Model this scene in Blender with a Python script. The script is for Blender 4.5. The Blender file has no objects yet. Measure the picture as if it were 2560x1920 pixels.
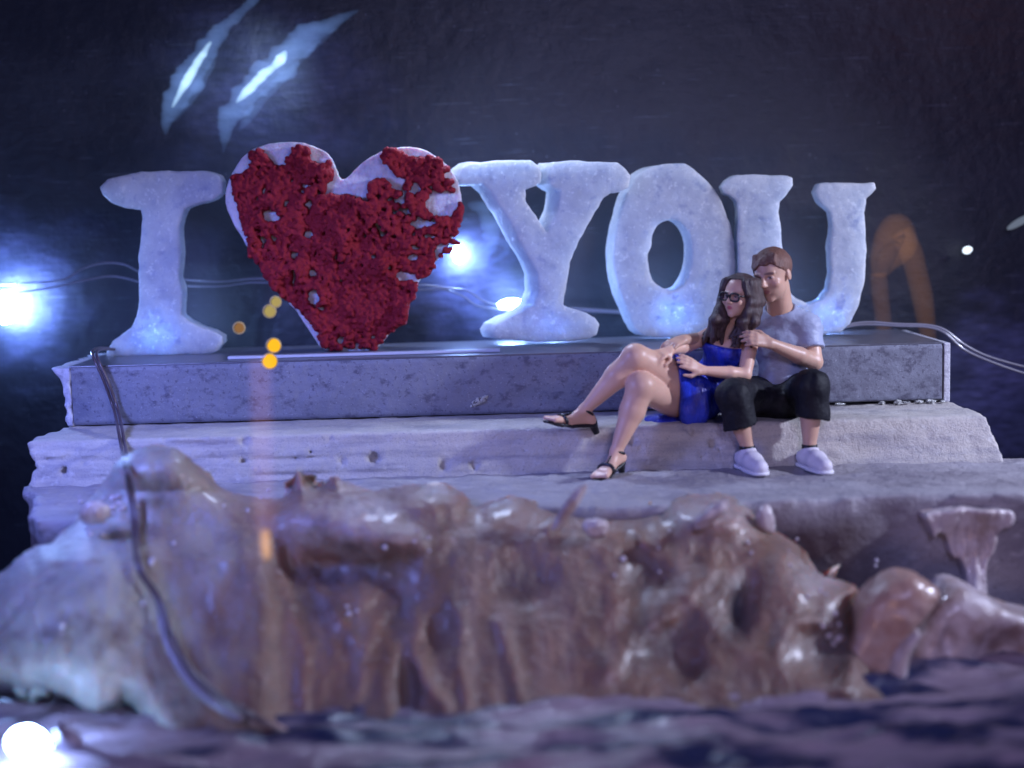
import bpy, bmesh, math, random
import numpy as np
from mathutils import Vector, Matrix

random.seed(7); RNG = np.random.default_rng(7)
SC = bpy.context.scene
COL = SC.collection

# ------------------------------------------------------------------ camera
CAM = np.array([0.0, -27.5, 4.7]); F = 3517.0
PITCH = math.atan((960 - 540) / F); ROLL = math.radians(1.6)
_f = np.array([0, math.cos(PITCH), -math.sin(PITCH)])
_u0 = np.array([0, math.sin(PITCH), math.cos(PITCH)]); _x = np.array([1.0, 0, 0])
_r = math.cos(ROLL) * _x - math.sin(ROLL) * _u0
_u = math.sin(ROLL) * _x + math.cos(ROLL) * _u0
cd = bpy.data.cameras.new('camera'); cam = bpy.data.objects.new('camera', cd); COL.objects.link(cam)
cd.sensor_width = 36; cd.lens = 36 * F / 2560; cd.clip_start = 0.1; cd.clip_end = 500
cd.dof.use_dof = True; cd.dof.focus_distance = 27.3; cd.dof.aperture_fstop = 0.001 * cd.lens / 0.43
cam.matrix_world = Matrix(((_r[0], _u[0], -_f[0], CAM[0]), (_r[1], _u[1], -_f[1], CAM[1]), (_r[2], _u[2], -_f[2], CAM[2]), (0, 0, 0, 1)))
SC.camera = cam

def P(px, py, Y):
    """point at depth Y that the photograph (2560 wide) shows at px, py"""
    px = np.asarray(px, float); py = np.asarray(py, float); Y = np.asarray(Y, float)
    d = _f + _r * ((px - 1280) / F)[..., None] + _u * ((960 - py) / F)[..., None]
    t = (Y - CAM[1]) / d[..., 1]
    return CAM + d * t[..., None]
K = 2560 / 2212
def Q(x, y, Y): return P(np.asarray(x, float) * K, np.asarray(y, float) * K, Y)

# ------------------------------------------------------------------ world and light
W = bpy.data.worlds.new('World'); SC.world = W; W.use_nodes = True
W.node_tree.nodes['Background'].inputs[0].default_value = (0.12, 0.135, 0.42, 1)
W.node_tree.nodes['Background'].inputs[1].default_value = 0.30
SC.view_settings.view_transform = 'Standard'; SC.view_settings.look = 'None'
SC.view_settings.exposure = 0; SC.view_settings.gamma = 1
SC.cycles.max_bounces = 8; SC.cycles.diffuse_bounces = 3; SC.cycles.glossy_bounces = 4
SC.cycles.transmission_bounces = 8; SC.cycles.transparent_max_bounces = 12
SC.cycles.sample_clamp_indirect = 3; SC.cycles.caustics_reflective = False; SC.cycles.caustics_refractive = False

def lamp(name, kind, loc, target, energy, col, size=1.0, cone=None, blend=0.6):
    l = bpy.data.lights.new(name, kind); l.energy = energy; l.color = col
    if kind == 'AREA': l.shape = 'DISK'; l.size = size
    else: l.shadow_soft_size = size
    if cone: l.spot_size = math.radians(cone); l.spot_blend = blend
    o = bpy.data.objects.new(name, l); COL.objects.link(o); o.location = loc
    v = Vector(target) - Vector(loc); o.rotation_euler = v.to_track_quat('-Z', 'Y').to_euler()
    return o
# the lamp to the right that throws the couple's shadows to the left
lamp('key_lamp', 'SPOT', (21.5, -6.6, 9.6), (3.5, -1.2, 1.6), 21500, (0.66, 0.72, 1.0), 0.55, 60, 0.8)
# violet-blue display light in front, left
lamp('violet_lamp', 'SPOT', (-11, -8.5, 6.8), (-5.2, -2.0, 0.6), 6800, (0.22, 0.29, 1.0), 1.6, 84, 0.8)
lamp('front_lamp', 'AREA', (6, -26, 10), (1, -1, 1.0), 1700, (0.54, 0.52, 1.0), 6)
# warm fill on the foreground from below the camera
lamp('warm_lamp', 'AREA', (3, -24, -1.0), (0, -7, -1.2), 330, (1.0, 0.56, 0.38), 4)
# added light above and behind the letters, for their bright rims
rl_ = lamp('rim_lamp', 'AREA', (-1, 3.9, 10.5), (0, -1.5, 0.5), 400, (0.55, 0.66, 1.0), 1.4); rl_.data.spread = math.radians(110)
# dim red-brown light added for the reflected tint high on the back wall
lamp('red_lamp', 'SPOT', (15, -6, 15), (11, 5.0, 8.0), 420, (1.0, 0.35, 0.22), 1.0, 50, 1.0)

# ------------------------------------------------------------------ helpers
def link(o, parent=None):
    COL.objects.link(o)
    if parent is not None:
        o.parent = parent; o.matrix_parent_inverse = parent.matrix_world.inverted()
    return o
def tag(o, label=None, cat=None, group=None, kind=None):
    if label: o['label'] = label
    if cat: o['category'] = cat
    if group: o['group'] = group
    if kind: o['kind'] = kind
    return o
def empty(name, loc):
    o = bpy.data.objects.new(name, None); o.empty_display_size = 0.2
    o.location = loc; COL.objects.link(o)
    bpy.context.view_layer.update()
    return o
def mesh(name, V, Fc, mat, parent=None, smooth=True, col=None):
    me = bpy.data.meshes.new(name)
    V = np.asarray(V, np.float32)
    if isinstance(Fc, np.ndarray):
        n, k = Fc.shape
        me.vertices.add(len(V)); me.vertices.foreach_set('co', V.ravel())
        me.loops.add(n * k); me.loops.foreach_set('vertex_index', Fc.astype(np.int32).ravel())
        me.polygons.add(n); me.polygons.foreach_set('loop_start', np.arange(0, n * k, k, dtype=np.int32))
        me.update(calc_edges=True); me.validate()
    else:
        me.from_pydata([tuple(v) for v in V], [], Fc); me.update()
    if smooth: me.polygons.foreach_set('use_smooth', [True] * len(me.polygons))
    if col is not None:
        a = me.color_attributes.new('col', 'FLOAT_COLOR', 'POINT')
        c = np.ones((len(V), 4), np.float32); c[:, :3] = col
        a.data.foreach_set('color', c.ravel())
    me.materials.append(mat)
    return link(bpy.data.objects.new(name, me), parent)

# value noise
_L = RNG.random((48, 48, 48)).astype(np.float32)
def vnoise(p):
    p = np.asarray(p, np.float32); i = np.floor(p).astype(np.int64); f = p - i; f = f * f * (3 - 2 * f)
    i0 = i % 48; i1 = (i + 1) % 48; r = 0
    for a in (0, 1):
        wx = f[..., 0] if a else 1 - f[..., 0]; X = (i1 if a else i0)[..., 0]
        for b in (0, 1):
            wy = f[..., 1] if b else 1 - f[..., 1]; Yy = (i1 if b else i0)[..., 1]
            for c in (0, 1):
                wz = f[..., 2] if c else 1 - f[..., 2]; Z = (i1 if c else i0)[..., 2]
                r = r + wx * wy * wz * _L[X, Yy, Z]
    return r
def fbm(p, oct=4):
    p = np.asarray(p, np.float32); r = 0; a = 0.5; s = 0
    for o in range(oct):
        r = r + a * vnoise(p * 2 ** o + 7.3 * o); s += a; a *= 0.5
    return r / s - 0.5

# signed distance volumes -> closed smooth meshes
def surfnets(D, lo, h):
    S = D < 0
    cnt = np.zeros(tuple(n - 1 for n in D.shape), np.int8)
    for a in (0, 1):
        for b in (0, 1):
            for c in (0, 1):
                cnt += S[a:D.shape[0] - 1 + a, b:D.shape[1] - 1 + b, c:D.shape[2] - 1 + c]
    mixed = (cnt > 0) & (cnt < 8)
    idx = -np.ones(mixed.shape, np.int64); I, J, Kk = np.nonzero(mixed); n = len(I)
    idx[I, J, Kk] = np.arange(n)
    acc = np.zeros((n, 3)); w = np.zeros(n)
    cs = [(a, b, c) for a in (0, 1) for b in (0, 1) for c in (0, 1)]
    for p in cs:
        for ax in range(3):
            if p[ax]: continue
            q = list(p); q[ax] = 1
            da = D[I + p[0], J + p[1], Kk + p[2]]; db = D[I + q[0], J + q[1], Kk + q[2]]
            m = (da < 0) != (db < 0)
            t = np.where(m, da / np.where(m, da - db, 1), 0)
            for k in range(3): acc[:, k] += np.where(m, p[k] + (t if k == ax else 0), 0)
            w += m
    V = np.asarray(lo) + h * (np.stack([I, J, Kk], 1) + acc / w[:, None])
    fs = []
    for ax in range(3):
        a1, a2 = [(1, 2), (2, 0), (0, 1)][ax]
        sl0 = [slice(1, -1)] * 3; sl1 = [slice(1, -1)] * 3
        sl0[ax] = slice(0, -1); sl1[ax] = slice(1, None)
        s0 = S[tuple(sl0)]; s1 = S[tuple(sl1)]
        e = np.nonzero(s0 != s1); inside = s0[e]
        g = [x.copy() for x in e]
        g[a1] += 1; g[a2] += 1
        def cell(o1, o2):
            c = [x.copy() for x in g]; c[a1] += o1; c[a2] += o2
            return idx[c[0], c[1], c[2]]
        q = np.stack([cell(-1, -1), cell(0, -1), cell(0, 0), cell(-1, 0)], 1)
        q[~inside] = q[~inside][:, ::-1]
        fs.append(q)
    Fc = np.concatenate(fs); Fc = Fc[(Fc >= 0).all(1)]
    return V, Fc

def smin(a, b, k):
    if k <= 0: return np.minimum(a, b)
    h = np.maximum(k - np.abs(a - b), 0) / k
    return np.minimum(a, b) - h * h * k * 0.25

class Vol:
    def __init__(s, lo, hi, h):
        s.lo = np.array(lo, float); s.h = h
        s.n = np.ceil((np.array(hi) - s.lo) / h).astype(int) + 1
        s.D = np.full(tuple(s.n), 1.0, np.float32)
    def box(s, lo, hi):
        a = np.clip(np.floor((np.array(lo) - s.lo) / s.h).astype(int), 0, s.n)
        b = np.clip(np.ceil((np.array(hi) - s.lo) / s.h).astype(int) + 1, 0, s.n)
        sl = tuple(slice(i, j) for i, j in zip(a, b))
        g = np.meshgrid(*[s.lo[k] + s.h * np.arange(a[k], b[k]) for k in range(3)], indexing='ij')
        return sl, np.stack(g, -1).astype(np.float32)
    def all(s): return s.box(s.lo, s.lo + s.h * s.n)
    def put(s, sl, d, k, sub=False):
        if d.size == 0: return
        if sub: s.D[sl] = -smin(-s.D[sl], d, k)
        else: s.D[sl] = smin(s.D[sl], d, k)
    def cone(s, a, b, ra, rb, k=0.08, sub=False, cut=None):
        a = np.array(a, float); b = np.array(b, float); m = max(ra, rb) + k + 3 * s.h
        sl, p = s.box(np.minimum(a, b) - m, np.maximum(a, b) + m)
        ab = b - a; t = np.clip(((p - a) @ ab) / max(ab @ ab, 1e-9), 0, 1)
        d = np.linalg.norm(p - a - t[..., None] * ab, axis=-1) - (ra + (rb - ra) * t)
        if cut is not None: d = np.maximum(d, (p - cut[0]) @ np.asarray(cut[1]))
        s.put(sl, d, k, sub)
    def path(s, pts, rs, k=0.05):
        for i in range(len(pts) - 1): s.cone(pts[i], pts[i + 1], rs[i], rs[i + 1], k)
    def ell(s, c, r, R=None, k=0.08, sub=False, cut=None):
        c = np.array(c, float); r = np.array(r, float); m = r.max() + k + 3 * s.h
        sl, p = s.box(c - m, c + m)
        q = p - c
        if R is not None: q = q @ R
        n0 = np.linalg.norm(q / r, axis=-1); n1 = np.linalg.norm(q / (r * r), axis=-1)
        d = n0 * (n0 - 1) / np.maximum(n1, 1e-6)
        if cut is not None: d = np.maximum(d, (p - cut[0]) @ np.asarray(cut[1]))
        s.put(sl, d, k, sub)
    def clip(s, pt, nrm):
        sl, p = s.all(); s.D = np.maximum(s.D, ((p - np.asarray(pt)) @ np.asarray(nrm)).astype(np.float32))
    def noise(s, freq, amp, oct=3, off=0.0):
        sl, p = s.all(); m = np.abs(s.D) < 4 * s.h + amp
        s.D[m] += amp * fbm(p[m] * np.asarray(freq, np.float32) + off, oct)
    def mesh(s, name, mat, parent=None, colf=None):
        D = s.D.copy()
        for ax in range(3):
            for e in (0, -1):
                sl = [slice(None)] * 3; sl[ax] = e; D[tuple(sl)] = np.maximum(D[tuple(sl)], 0.01)
        V, Fc = surfnets(D, s.lo, s.h)
        return mesh(name, V, Fc, mat, parent, col=None if colf is None else colf(V))

def bounds(pts, pad):
    p = np.array(pts); return p.min(0) - pad, p.max(0) + pad
def polysd(poly, X, Z):
    poly = np.asarray(poly, float); d = np.full(X.shape, 1e9); ins = np.zeros(X.shape, bool); n = len(poly)
    for i in range(n):
        a = poly[i]; b = poly[(i + 1) % n]; e = b - a
        t = np.clip(((X - a[0]) * e[0] + (Z - a[1]) * e[1]) / max(e @ e, 1e-12), 0, 1)
        d = np.minimum(d, (X - a[0] - t * e[0]) ** 2 + (Z - a[1] - t * e[1]) ** 2)
        if a[1] != b[1]:
            c = ((a[1] > Z) != (b[1] > Z)) & (X < (b[0] - a[0]) * (Z - a[1]) / (b[1] - a[1]) + a[0]); ins ^= c
    return np.where(ins, -1, 1) * np.sqrt(d)
def smoothpoly(p, it=2):
    p = np.asarray(p, float)
    for _ in range(it):
        n = np.roll(p, -1, 0); q = np.empty((2 * len(p), 2)); q[0::2] = 0.75 * p + 0.25 * n; q[1::2] = 0.25 * p + 0.75 * n; p = q
    return p

def tube(name, pts, rs, mat, parent=None, n=10, sub=6):
    """round tube along a smoothed path"""
    pts = [np.array(p, float) for p in pts]
    rs = list(rs) if hasattr(rs, '__len__') else [rs] * len(pts)
    C, R = [], []
    for i in range(len(pts) - 1):
        p0 = pts[max(i - 1, 0)]; p1 = pts[i]; p2 = pts[i + 1]; p3 = pts[min(i + 2, len(pts) - 1)]
        for j in range(sub):
            t = j / sub
            C.append(0.5 * (2 * p1 + (p2 - p0) * t + (2 * p0 - 5 * p1 + 4 * p2 - p3) * t * t + (3 * p1 - p0 - 3 * p2 + p3) * t ** 3))
            R.append(rs[i] * (1 - t) + rs[i + 1] * t)
    C.append(pts[-1]); R.append(rs[-1]); C = np.array(C)
    T = np.gradient(C, axis=0); T /= np.linalg.norm(T, axis=1)[:, None] + 1e-12
    ref = np.array([0.0, 1, 0.02]); V = []
    for c, t, r in zip(C, T, R):
        a = np.cross(t, ref); a /= np.linalg.norm(a) + 1e-9; b = np.cross(t, a)
        for k in range(n):
            th = 2 * math.pi * k / n; V.append(c + r * (math.cos(th) * a + math.sin(th) * b))
    Fc = []
    for i in range(len(C) - 1):
        for k in range(n):
            k2 = (k + 1) % n; Fc.append((i * n + k, i * n + k2, (i + 1) * n + k2, (i + 1) * n + k))
    Fc.append(tuple(range(n))[::-1]); Fc.append(tuple((len(C) - 1) * n + k for k in range(n)))
    return mesh(name, V, Fc, mat, parent)

def boxmesh(name, lo, hi, mat, parent=None, bev=0.03):
    bm = bmesh.new(); bmesh.ops.create_cube(bm, size=1)
    lo = np.array(lo); hi = np.array(hi)
    for v in bm.verts: v.co = Vector((lo + hi) / 2 + np.array(v.co) * (hi - lo))
    if bev: bmesh.ops.bevel(bm, geom=bm.edges[:], offset=bev, segments=2, affect='EDGES', profile=0.6)
    me = bpy.data.meshes.new(name); bm.to_mesh(me); bm.free(); me.materials.append(mat)
    return link(bpy.data.objects.new(name, me), parent)

def blob(name, c, r, mat, parent=None, seed=0, jag=0.25, sub=3, R=None):
    bm = bmesh.new(); bmesh.ops.create_icosphere(bm, subdivisions=sub, radius=1)
    v = np.array([x.co[:] for x in bm.verts]); nn = fbm(v * 1.7 + seed * 3.1, 3)
    v = v * (1 + jag * 2 * nn)[:, None] * np.asarray(r)
    if R is not None: v = v @ np.asarray(R).T
    for x, q in zip(bm.verts, v): x.co = Vector(q + np.asarray(c))
    me = bpy.data.meshes.new(name); bm.to_mesh(me); bm.free(); me.materials.append(mat)
    me.polygons.foreach_set('use_smooth', [True] * len(me.polygons))
    return link(bpy.data.objects.new(name, me), parent)

# ------------------------------------------------------------------ materials
def mat(name, base=(0.5, 0.5, 0.5), rough=0.5, spec=0.5, noise=None, bump=None, vcol=False, **kw):
    """noise: list of (scale3, colour, lo, hi, seed) mixed over the base; bump: list of (scale3, strength, distance)"""
    m = bpy.data.materials.new(name); m.use_nodes = True; N = m.node_tree.nodes; Lk = m.node_tree.links
    b = N['Principled BSDF']; b.inputs['Roughness'].default_value = rough
    b.inputs['Specular IOR Level'].default_value = spec
    tc = N.new('ShaderNodeTexCoord')
    def ntex(scale, seed, det=5, kind='n'):
        mp = N.new('ShaderNodeMapping'); mp.inputs['Scale'].default_value = scale; mp.inputs['Location'].default_value = (seed, seed * 1.7, seed * 0.6)
        Lk.new(tc.outputs['Object'], mp.inputs[0])
        if kind == 'v':
            t = N.new('ShaderNodeTexVoronoi'); t.inputs['Scale'].default_value = 1
            Lk.new(mp.outputs[0], t.inputs['Vector']); return t.outputs['Distance']
        t = N.new('ShaderNodeTexNoise'); t.inputs['Scale'].default_value = 1; t.inputs['Detail'].default_value = det; t.inputs['Roughness'].default_value = 0.6
        Lk.new(mp.outputs[0], t.inputs['Vector']); return t.outputs['Fac']
    if vcol:
        a = N.new('ShaderNodeAttribute'); a.attribute_name = 'col'; cur = a.outputs['Color']
    else:
        rgb = N.new('ShaderNodeRGB'); rgb.outputs[0].default_value = (*base, 1); cur = rgb.outputs[0]
    for i, it in enumerate(noise or []):
        sc, colr, lo, hi = it[:4]; kind = it[4] if len(it) > 4 else 'n'
        o = ntex(sc, i * 3.7 + 1.3, kind=kind)
        mr = N.new('ShaderNodeMapRange'); mr.inputs[1].default_value = lo; mr.inputs[2].default_value = hi
        Lk.new(o, mr.inputs[0])
        mx = N.new('ShaderNodeMix'); mx.data_type = 'RGBA'
        Lk.new(mr.outputs[0], mx.inputs[0]); Lk.new(cur, mx.inputs[6]); mx.inputs[7].default_value = (*colr, 1)
        cur = mx.outputs[2]
    Lk.new(cur, b.inputs['Base Color'])
    last = None
    for i, it in enumerate(bump or []):
        sc, st, dist = it[:3]; kind = it[3] if len(it) > 3 else 'n'
        bp = N.new('ShaderNodeBump'); bp.inputs['Strength'].default_value = st; bp.inputs['Distance'].default_value = dist
        Lk.new(ntex(sc, i * 5.1 + 0.4, kind=kind), bp.inputs['Height'])
        if last: Lk.new(last, bp.inputs['Normal'])
        last = bp.outputs[0]
    if last: Lk.new(last, b.inputs['Normal'])
    for k, v in kw.items(): b.inputs[k.replace('_', ' ')].default_value = v
    return m
def emit(name, col, strength):
    m = bpy.data.materials.new(name); m.use_nodes = True; N = m.node_tree.nodes; N.clear()
    o = N.new('ShaderNodeOutputMaterial'); e = N.new('ShaderNodeEmission')
    e.inputs[0].default_value = (*col, 1); e.inputs[1].default_value = strength
    m.node_tree.links.new(e.outputs[0], o.inputs['Surface']); return m
def glow(name, col, strength):
    """thin luminous vapour: soft from every side"""
    m = bpy.data.materials.new(name); m.use_nodes = True; N = m.node_tree.nodes; N.clear()
    o = N.new('ShaderNodeOutputMaterial'); e = N.new('ShaderNodeEmission')
    e.inputs[0].default_value = (*col, 1); e.inputs[1].default_value = strength
    m.node_tree.links.new(e.outputs[0], o.inputs['Volume']); return m

M = {}
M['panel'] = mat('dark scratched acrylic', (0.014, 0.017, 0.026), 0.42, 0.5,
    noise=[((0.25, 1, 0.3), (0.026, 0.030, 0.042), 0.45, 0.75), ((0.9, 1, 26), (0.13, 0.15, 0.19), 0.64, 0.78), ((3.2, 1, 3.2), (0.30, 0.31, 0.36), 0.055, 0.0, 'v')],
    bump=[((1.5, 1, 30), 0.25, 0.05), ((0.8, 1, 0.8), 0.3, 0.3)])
M['resin'] = mat('frosted resin', (0.63, 0.67, 0.72), 0.36, 0.5,
    noise=[((2.2, 2.2, 2.2), (0.50, 0.54, 0.61), 0.42, 0.70), ((11, 11, 11), (0.82, 0.86, 0.90), 0.56, 0.70), ((6, 6, 6), (0.42, 0.47, 0.60), 0.60, 0.76), ((3.2, 3.2, 3.2), (0.40, 0.45, 0.58), 0.60, 0.72), ((16, 16, 7), (0.36, 0.42, 0.58), 0.66, 0.74)],
    bump=[((9, 9, 9), 0.30, 0.05), ((34, 34, 34), 0.35, 0.03)], Subsurface_Weight=1.0, Subsurface_Scale=0.8, Transmission_Weight=0.25, IOR=1.3)
M['resin'].node_tree.nodes['Principled BSDF'].inputs['Subsurface Radius'].default_value = (0.8, 0.9, 1.0)
M['heart'] = mat('white heart resin', (0.66, 0.64, 0.70), 0.4, 0.5, noise=[((6, 6, 6), (0.45, 0.43, 0.52), 0.45, 0.7)], bump=[((7, 7, 7), 0.6, 0.12)], Subsurface_Weight=0.4, Subsurface_Scale=0.3)
M['moss'] = mat('red moss', (0.24, 0.010, 0.022), 0.75, 0.25, noise=[((3, 3, 3), (0.34, 0.02, 0.034), 0.5, 0.75), ((14, 14, 14), (0.09, 0.004, 0.014), 0.55, 0.75)], bump=[((26, 26, 26), 0.7, 0.05)])
M['slab'] = mat('grey stone tile', (0.205, 0.215, 0.27), 0.5, 0.35,
    noise=[((0.7, 1, 1.6), (0.155, 0.165, 0.21), 0.4, 0.7), ((4, 4, 6), (0.10, 0.10, 0.14), 0.55, 0.68), ((26, 26, 26), (0.40, 0.40, 0.46), 0.60, 0.80), ((13, 13, 13), (0.11, 0.11, 0.15), 0.58, 0.66)],
    bump=[((9, 9, 9), 0.35, 0.05), ((40, 40, 40), 0.3, 0.015)])
M['slab_top'] = mat('dark polished stone top', (0.10, 0.10, 0.125), 0.28, 0.5, noise=[((4, 4, 4), (0.16, 0.16, 0.19), 0.5, 0.75)], bump=[((12, 12, 12), 0.2, 0.03)])
M['edge'] = mat('pale cut edge', (0.55, 0.55, 0.60), 0.5, 0.4, noise=[((8, 8, 8), (0.35, 0.35, 0.40), 0.5, 0.7)], bump=[((14, 14, 14), 0.5, 0.05)])
M['step'] = mat('weathered concrete', (0.53, 0.49, 0.45), 0.8, 0.25,
    noise=[((0.8, 1, 6), (0.34, 0.32, 0.34), 0.45, 0.7), ((7, 7, 7), (0.56, 0.54, 0.53), 0.55, 0.75), ((9, 9, 9), (0.15, 0.14, 0.16), 0.69, 0.76), ((30, 30, 30), (0.30, 0.29, 0.31), 0.56, 0.72)],
    bump=[((12, 12, 12), 0.5, 0.06), ((40, 40, 40), 0.6, 0.04)])
M['ground'] = mat('rough concrete', (0.30, 0.28, 0.31), 0.7, 0.3,
    noise=[((0.5, 1.2, 1.2), (0.20, 0.18, 0.21), 0.45, 0.7), ((3, 9, 6), (0.42, 0.40, 0.42), 0.56, 0.75), ((14, 14, 14), (0.14, 0.12, 0.14), 0.60, 0.74)],
    bump=[((8, 8, 8), 0.5, 0.1), ((30, 30, 30), 0.4, 0.03)])
M['rock'] = mat('resin covered driftwood', vcol=True, rough=0.35, spec=0.5, Subsurface_Weight=0.6, Subsurface_Scale=0.5,
    noise=[((2.6, 2.6, 1.2), (0.13, 0.085, 0.085), 0.52, 0.78), ((6, 6, 6), (0.42, 0.33, 0.31), 0.62, 0.80)], bump=[((4, 4, 3), 0.45, 0.25), ((18, 18, 12), 0.3, 0.05)], Coat_Weight=0.18, Coat_Roughness=0.22)
M['drip'] = mat('milky resin drip', (0.50, 0.43, 0.44), 0.25, 0.5, noise=[((2.2, 2.2, 2.2), (0.30, 0.21, 0.19), 0.45, 0.65)], bump=[((6, 6, 6), 0.5, 0.1)], Coat_Weight=0.4, Coat_Roughness=0.15)
M['fin'] = mat('amber resin fin', (0.36, 0.22, 0.18), 0.3, 0.5, noise=[((1.6, 1.6, 1.6), (0.48, 0.38, 0.35), 0.5, 0.72)], bump=[((5, 5, 5), 0.35, 0.12)], Coat_Weight=0.4, Coat_Roughness=0.15)
M['water'] = mat('dark rippled resin water', vcol=True, rough=0.2, spec=0.5, bump=[((2.5, 7, 4), 0.5, 0.12), ((14, 20, 14), 0.3, 0.03)])
M['wire'] = mat('clear copper wire', (0.085, 0.06, 0.07), 0.35, 0.5, Coat_Weight=0.2)
M['wire_pale'] = mat('clear wire', (0.22, 0.21, 0.25), 0.2, 0.6, Coat_Weight=0.7)
M['glue'] = mat('clear glue', (0.20, 0.165, 0.24), 0.3, 0.5, Coat_Weight=0.3, bump=[((6, 6, 6), 0.3, 0.08)])
M['film'] = mat('clear crumpled film', (0.55, 0.60, 0.70), 0.22, 0.6, bump=[((5, 5, 5), 0.4, 0.1)])
M['led'] = emit('white led', (0.27, 0.46, 1.0), 190)
M['led_front'] = emit('white led in front', (0.32, 0.52, 1.0), 120)
M['led_far'] = emit('far white led', (0.72, 0.84, 1.0), 2.2)
M['amber'] = emit('amber lamp', (1.0, 0.50, 0.02), 1.1)
M['amber_dim'] = emit('pale amber lamp', (0.75, 0.58, 0.20), 0.55)
M['led_dim'] = emit('dim led', (0.6, 0.72, 1.0), 0.22)
M['amber_faint'] = emit('faint amber lamp', (0.6, 0.30, 0.12), 0.45)
M['amber_rim'] = mat('amber bulb rim', (0.6, 0.45, 0.15), 0.3)
M['wisp'] = glow('blue light wisp', (0.22, 0.42, 1.0), 0.8)
M['wisp_core'] = glow('white light core', (0.50, 0.78, 1.0), 7)
M['glow_col'] = glow('faint amber column', (1.0, 0.42, 0.28), 0.22)
M['glow_tip'] = glow('bright amber tip', (1.0, 0.50, 0.12), 3.2)
M['glow_arch'] = glow('amber arch glow', (1.0, 0.45, 0.16), 0.13)
M['bubble'] = mat('air bubble', (0.55, 0.50, 0.56), 0.08, 1.0, Coat_Weight=1.0)
M['chip'] = mat('sparkling chips', (0.55, 0.56, 0.52), 0.15, 0.9, noise=[((18, 18, 18), (0.12, 0.12, 0.13), 0.5, 0.6)], bump=[((20, 20, 20), 1.0, 0.08)])
M['skin'] = mat('painted skin', vcol=True, rough=0.42, spec=0.45, bump=[((30, 30, 30), 0.12, 0.02)], Subsurface_Weight=0.08, Subsurface_Scale=0.08)
M['tee'] = mat('grey t-shirt', (0.34, 0.38, 0.52), 0.5, 0.4, noise=[((5, 5, 5), (0.27, 0.30, 0.41), 0.5, 0.75)], bump=[((3.5, 3.5, 6), 0.3, 0.10), ((40, 40, 40), 0.15, 0.01)])
M['denim'] = mat('black cropped trousers', (0.006, 0.006, 0.010), 0.62, 0.25, noise=[((7, 7, 7), (0.014, 0.014, 0.02), 0.5, 0.75)], bump=[((4, 4, 5), 0.35, 0.12), ((40, 40, 40), 0.2, 0.01)])
M['dress'] = mat('royal blue satin', (0.02, 0.045, 0.52), 0.28, 0.55, noise=[((4, 4, 2), (0.008, 0.014, 0.20), 0.45, 0.7), ((9, 9, 3), (0.03, 0.07, 0.60), 0.6, 0.78)], bump=[((9, 9, 2.5), 0.6, 0.12)])
M['brown_hair'] = mat('short brown hair', (0.15, 0.068, 0.048), 0.5, 0.4, noise=[((16, 16, 8), (0.22, 0.11, 0.08), 0.5, 0.75)], bump=[((30, 30, 10), 0.6, 0.04)])
M['dark_hair'] = mat('long dark hair', (0.050, 0.028, 0.027), 0.42, 0.45, noise=[((14, 14, 3), (0.13, 0.08, 0.075), 0.5, 0.78)], bump=[((34, 34, 4), 0.7, 0.05)])
M['black'] = mat('black leather', (0.010, 0.010, 0.013), 0.35, 0.5)
M['shoe'] = mat('white sneaker', (0.62, 0.58, 0.64), 0.5, 0.4, bump=[((12, 12, 12), 0.25, 0.03)])
M['sole'] = mat('white sole', (0.72, 0.70, 0.74), 0.5, 0.4)
m = bpy.data.materials.new('clear lens'); m.use_nodes = True
N = m.node_tree.nodes; tr = N.new('ShaderNodeBsdfTransparent'); tr.inputs[0].default_value = (0.88, 0.86, 0.90, 1); mxs = N.new('ShaderNodeMixShader'); mxs.inputs[0].default_value = 0.12
N['Principled BSDF'].inputs['Roughness'].default_value = 0.08; N['Principled BSDF'].inputs['Base Color'].default_value = (0.05, 0.05, 0.06, 1)
m.node_tree.links.new(tr.outputs[0], mxs.inputs[1]); m.node_tree.links.new(N['Principled BSDF'].outputs[0], mxs.inputs[2]); m.node_tree.links.new(mxs.outputs[0], N['Material Output'].inputs['Surface'])
M['lens'] = m

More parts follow.
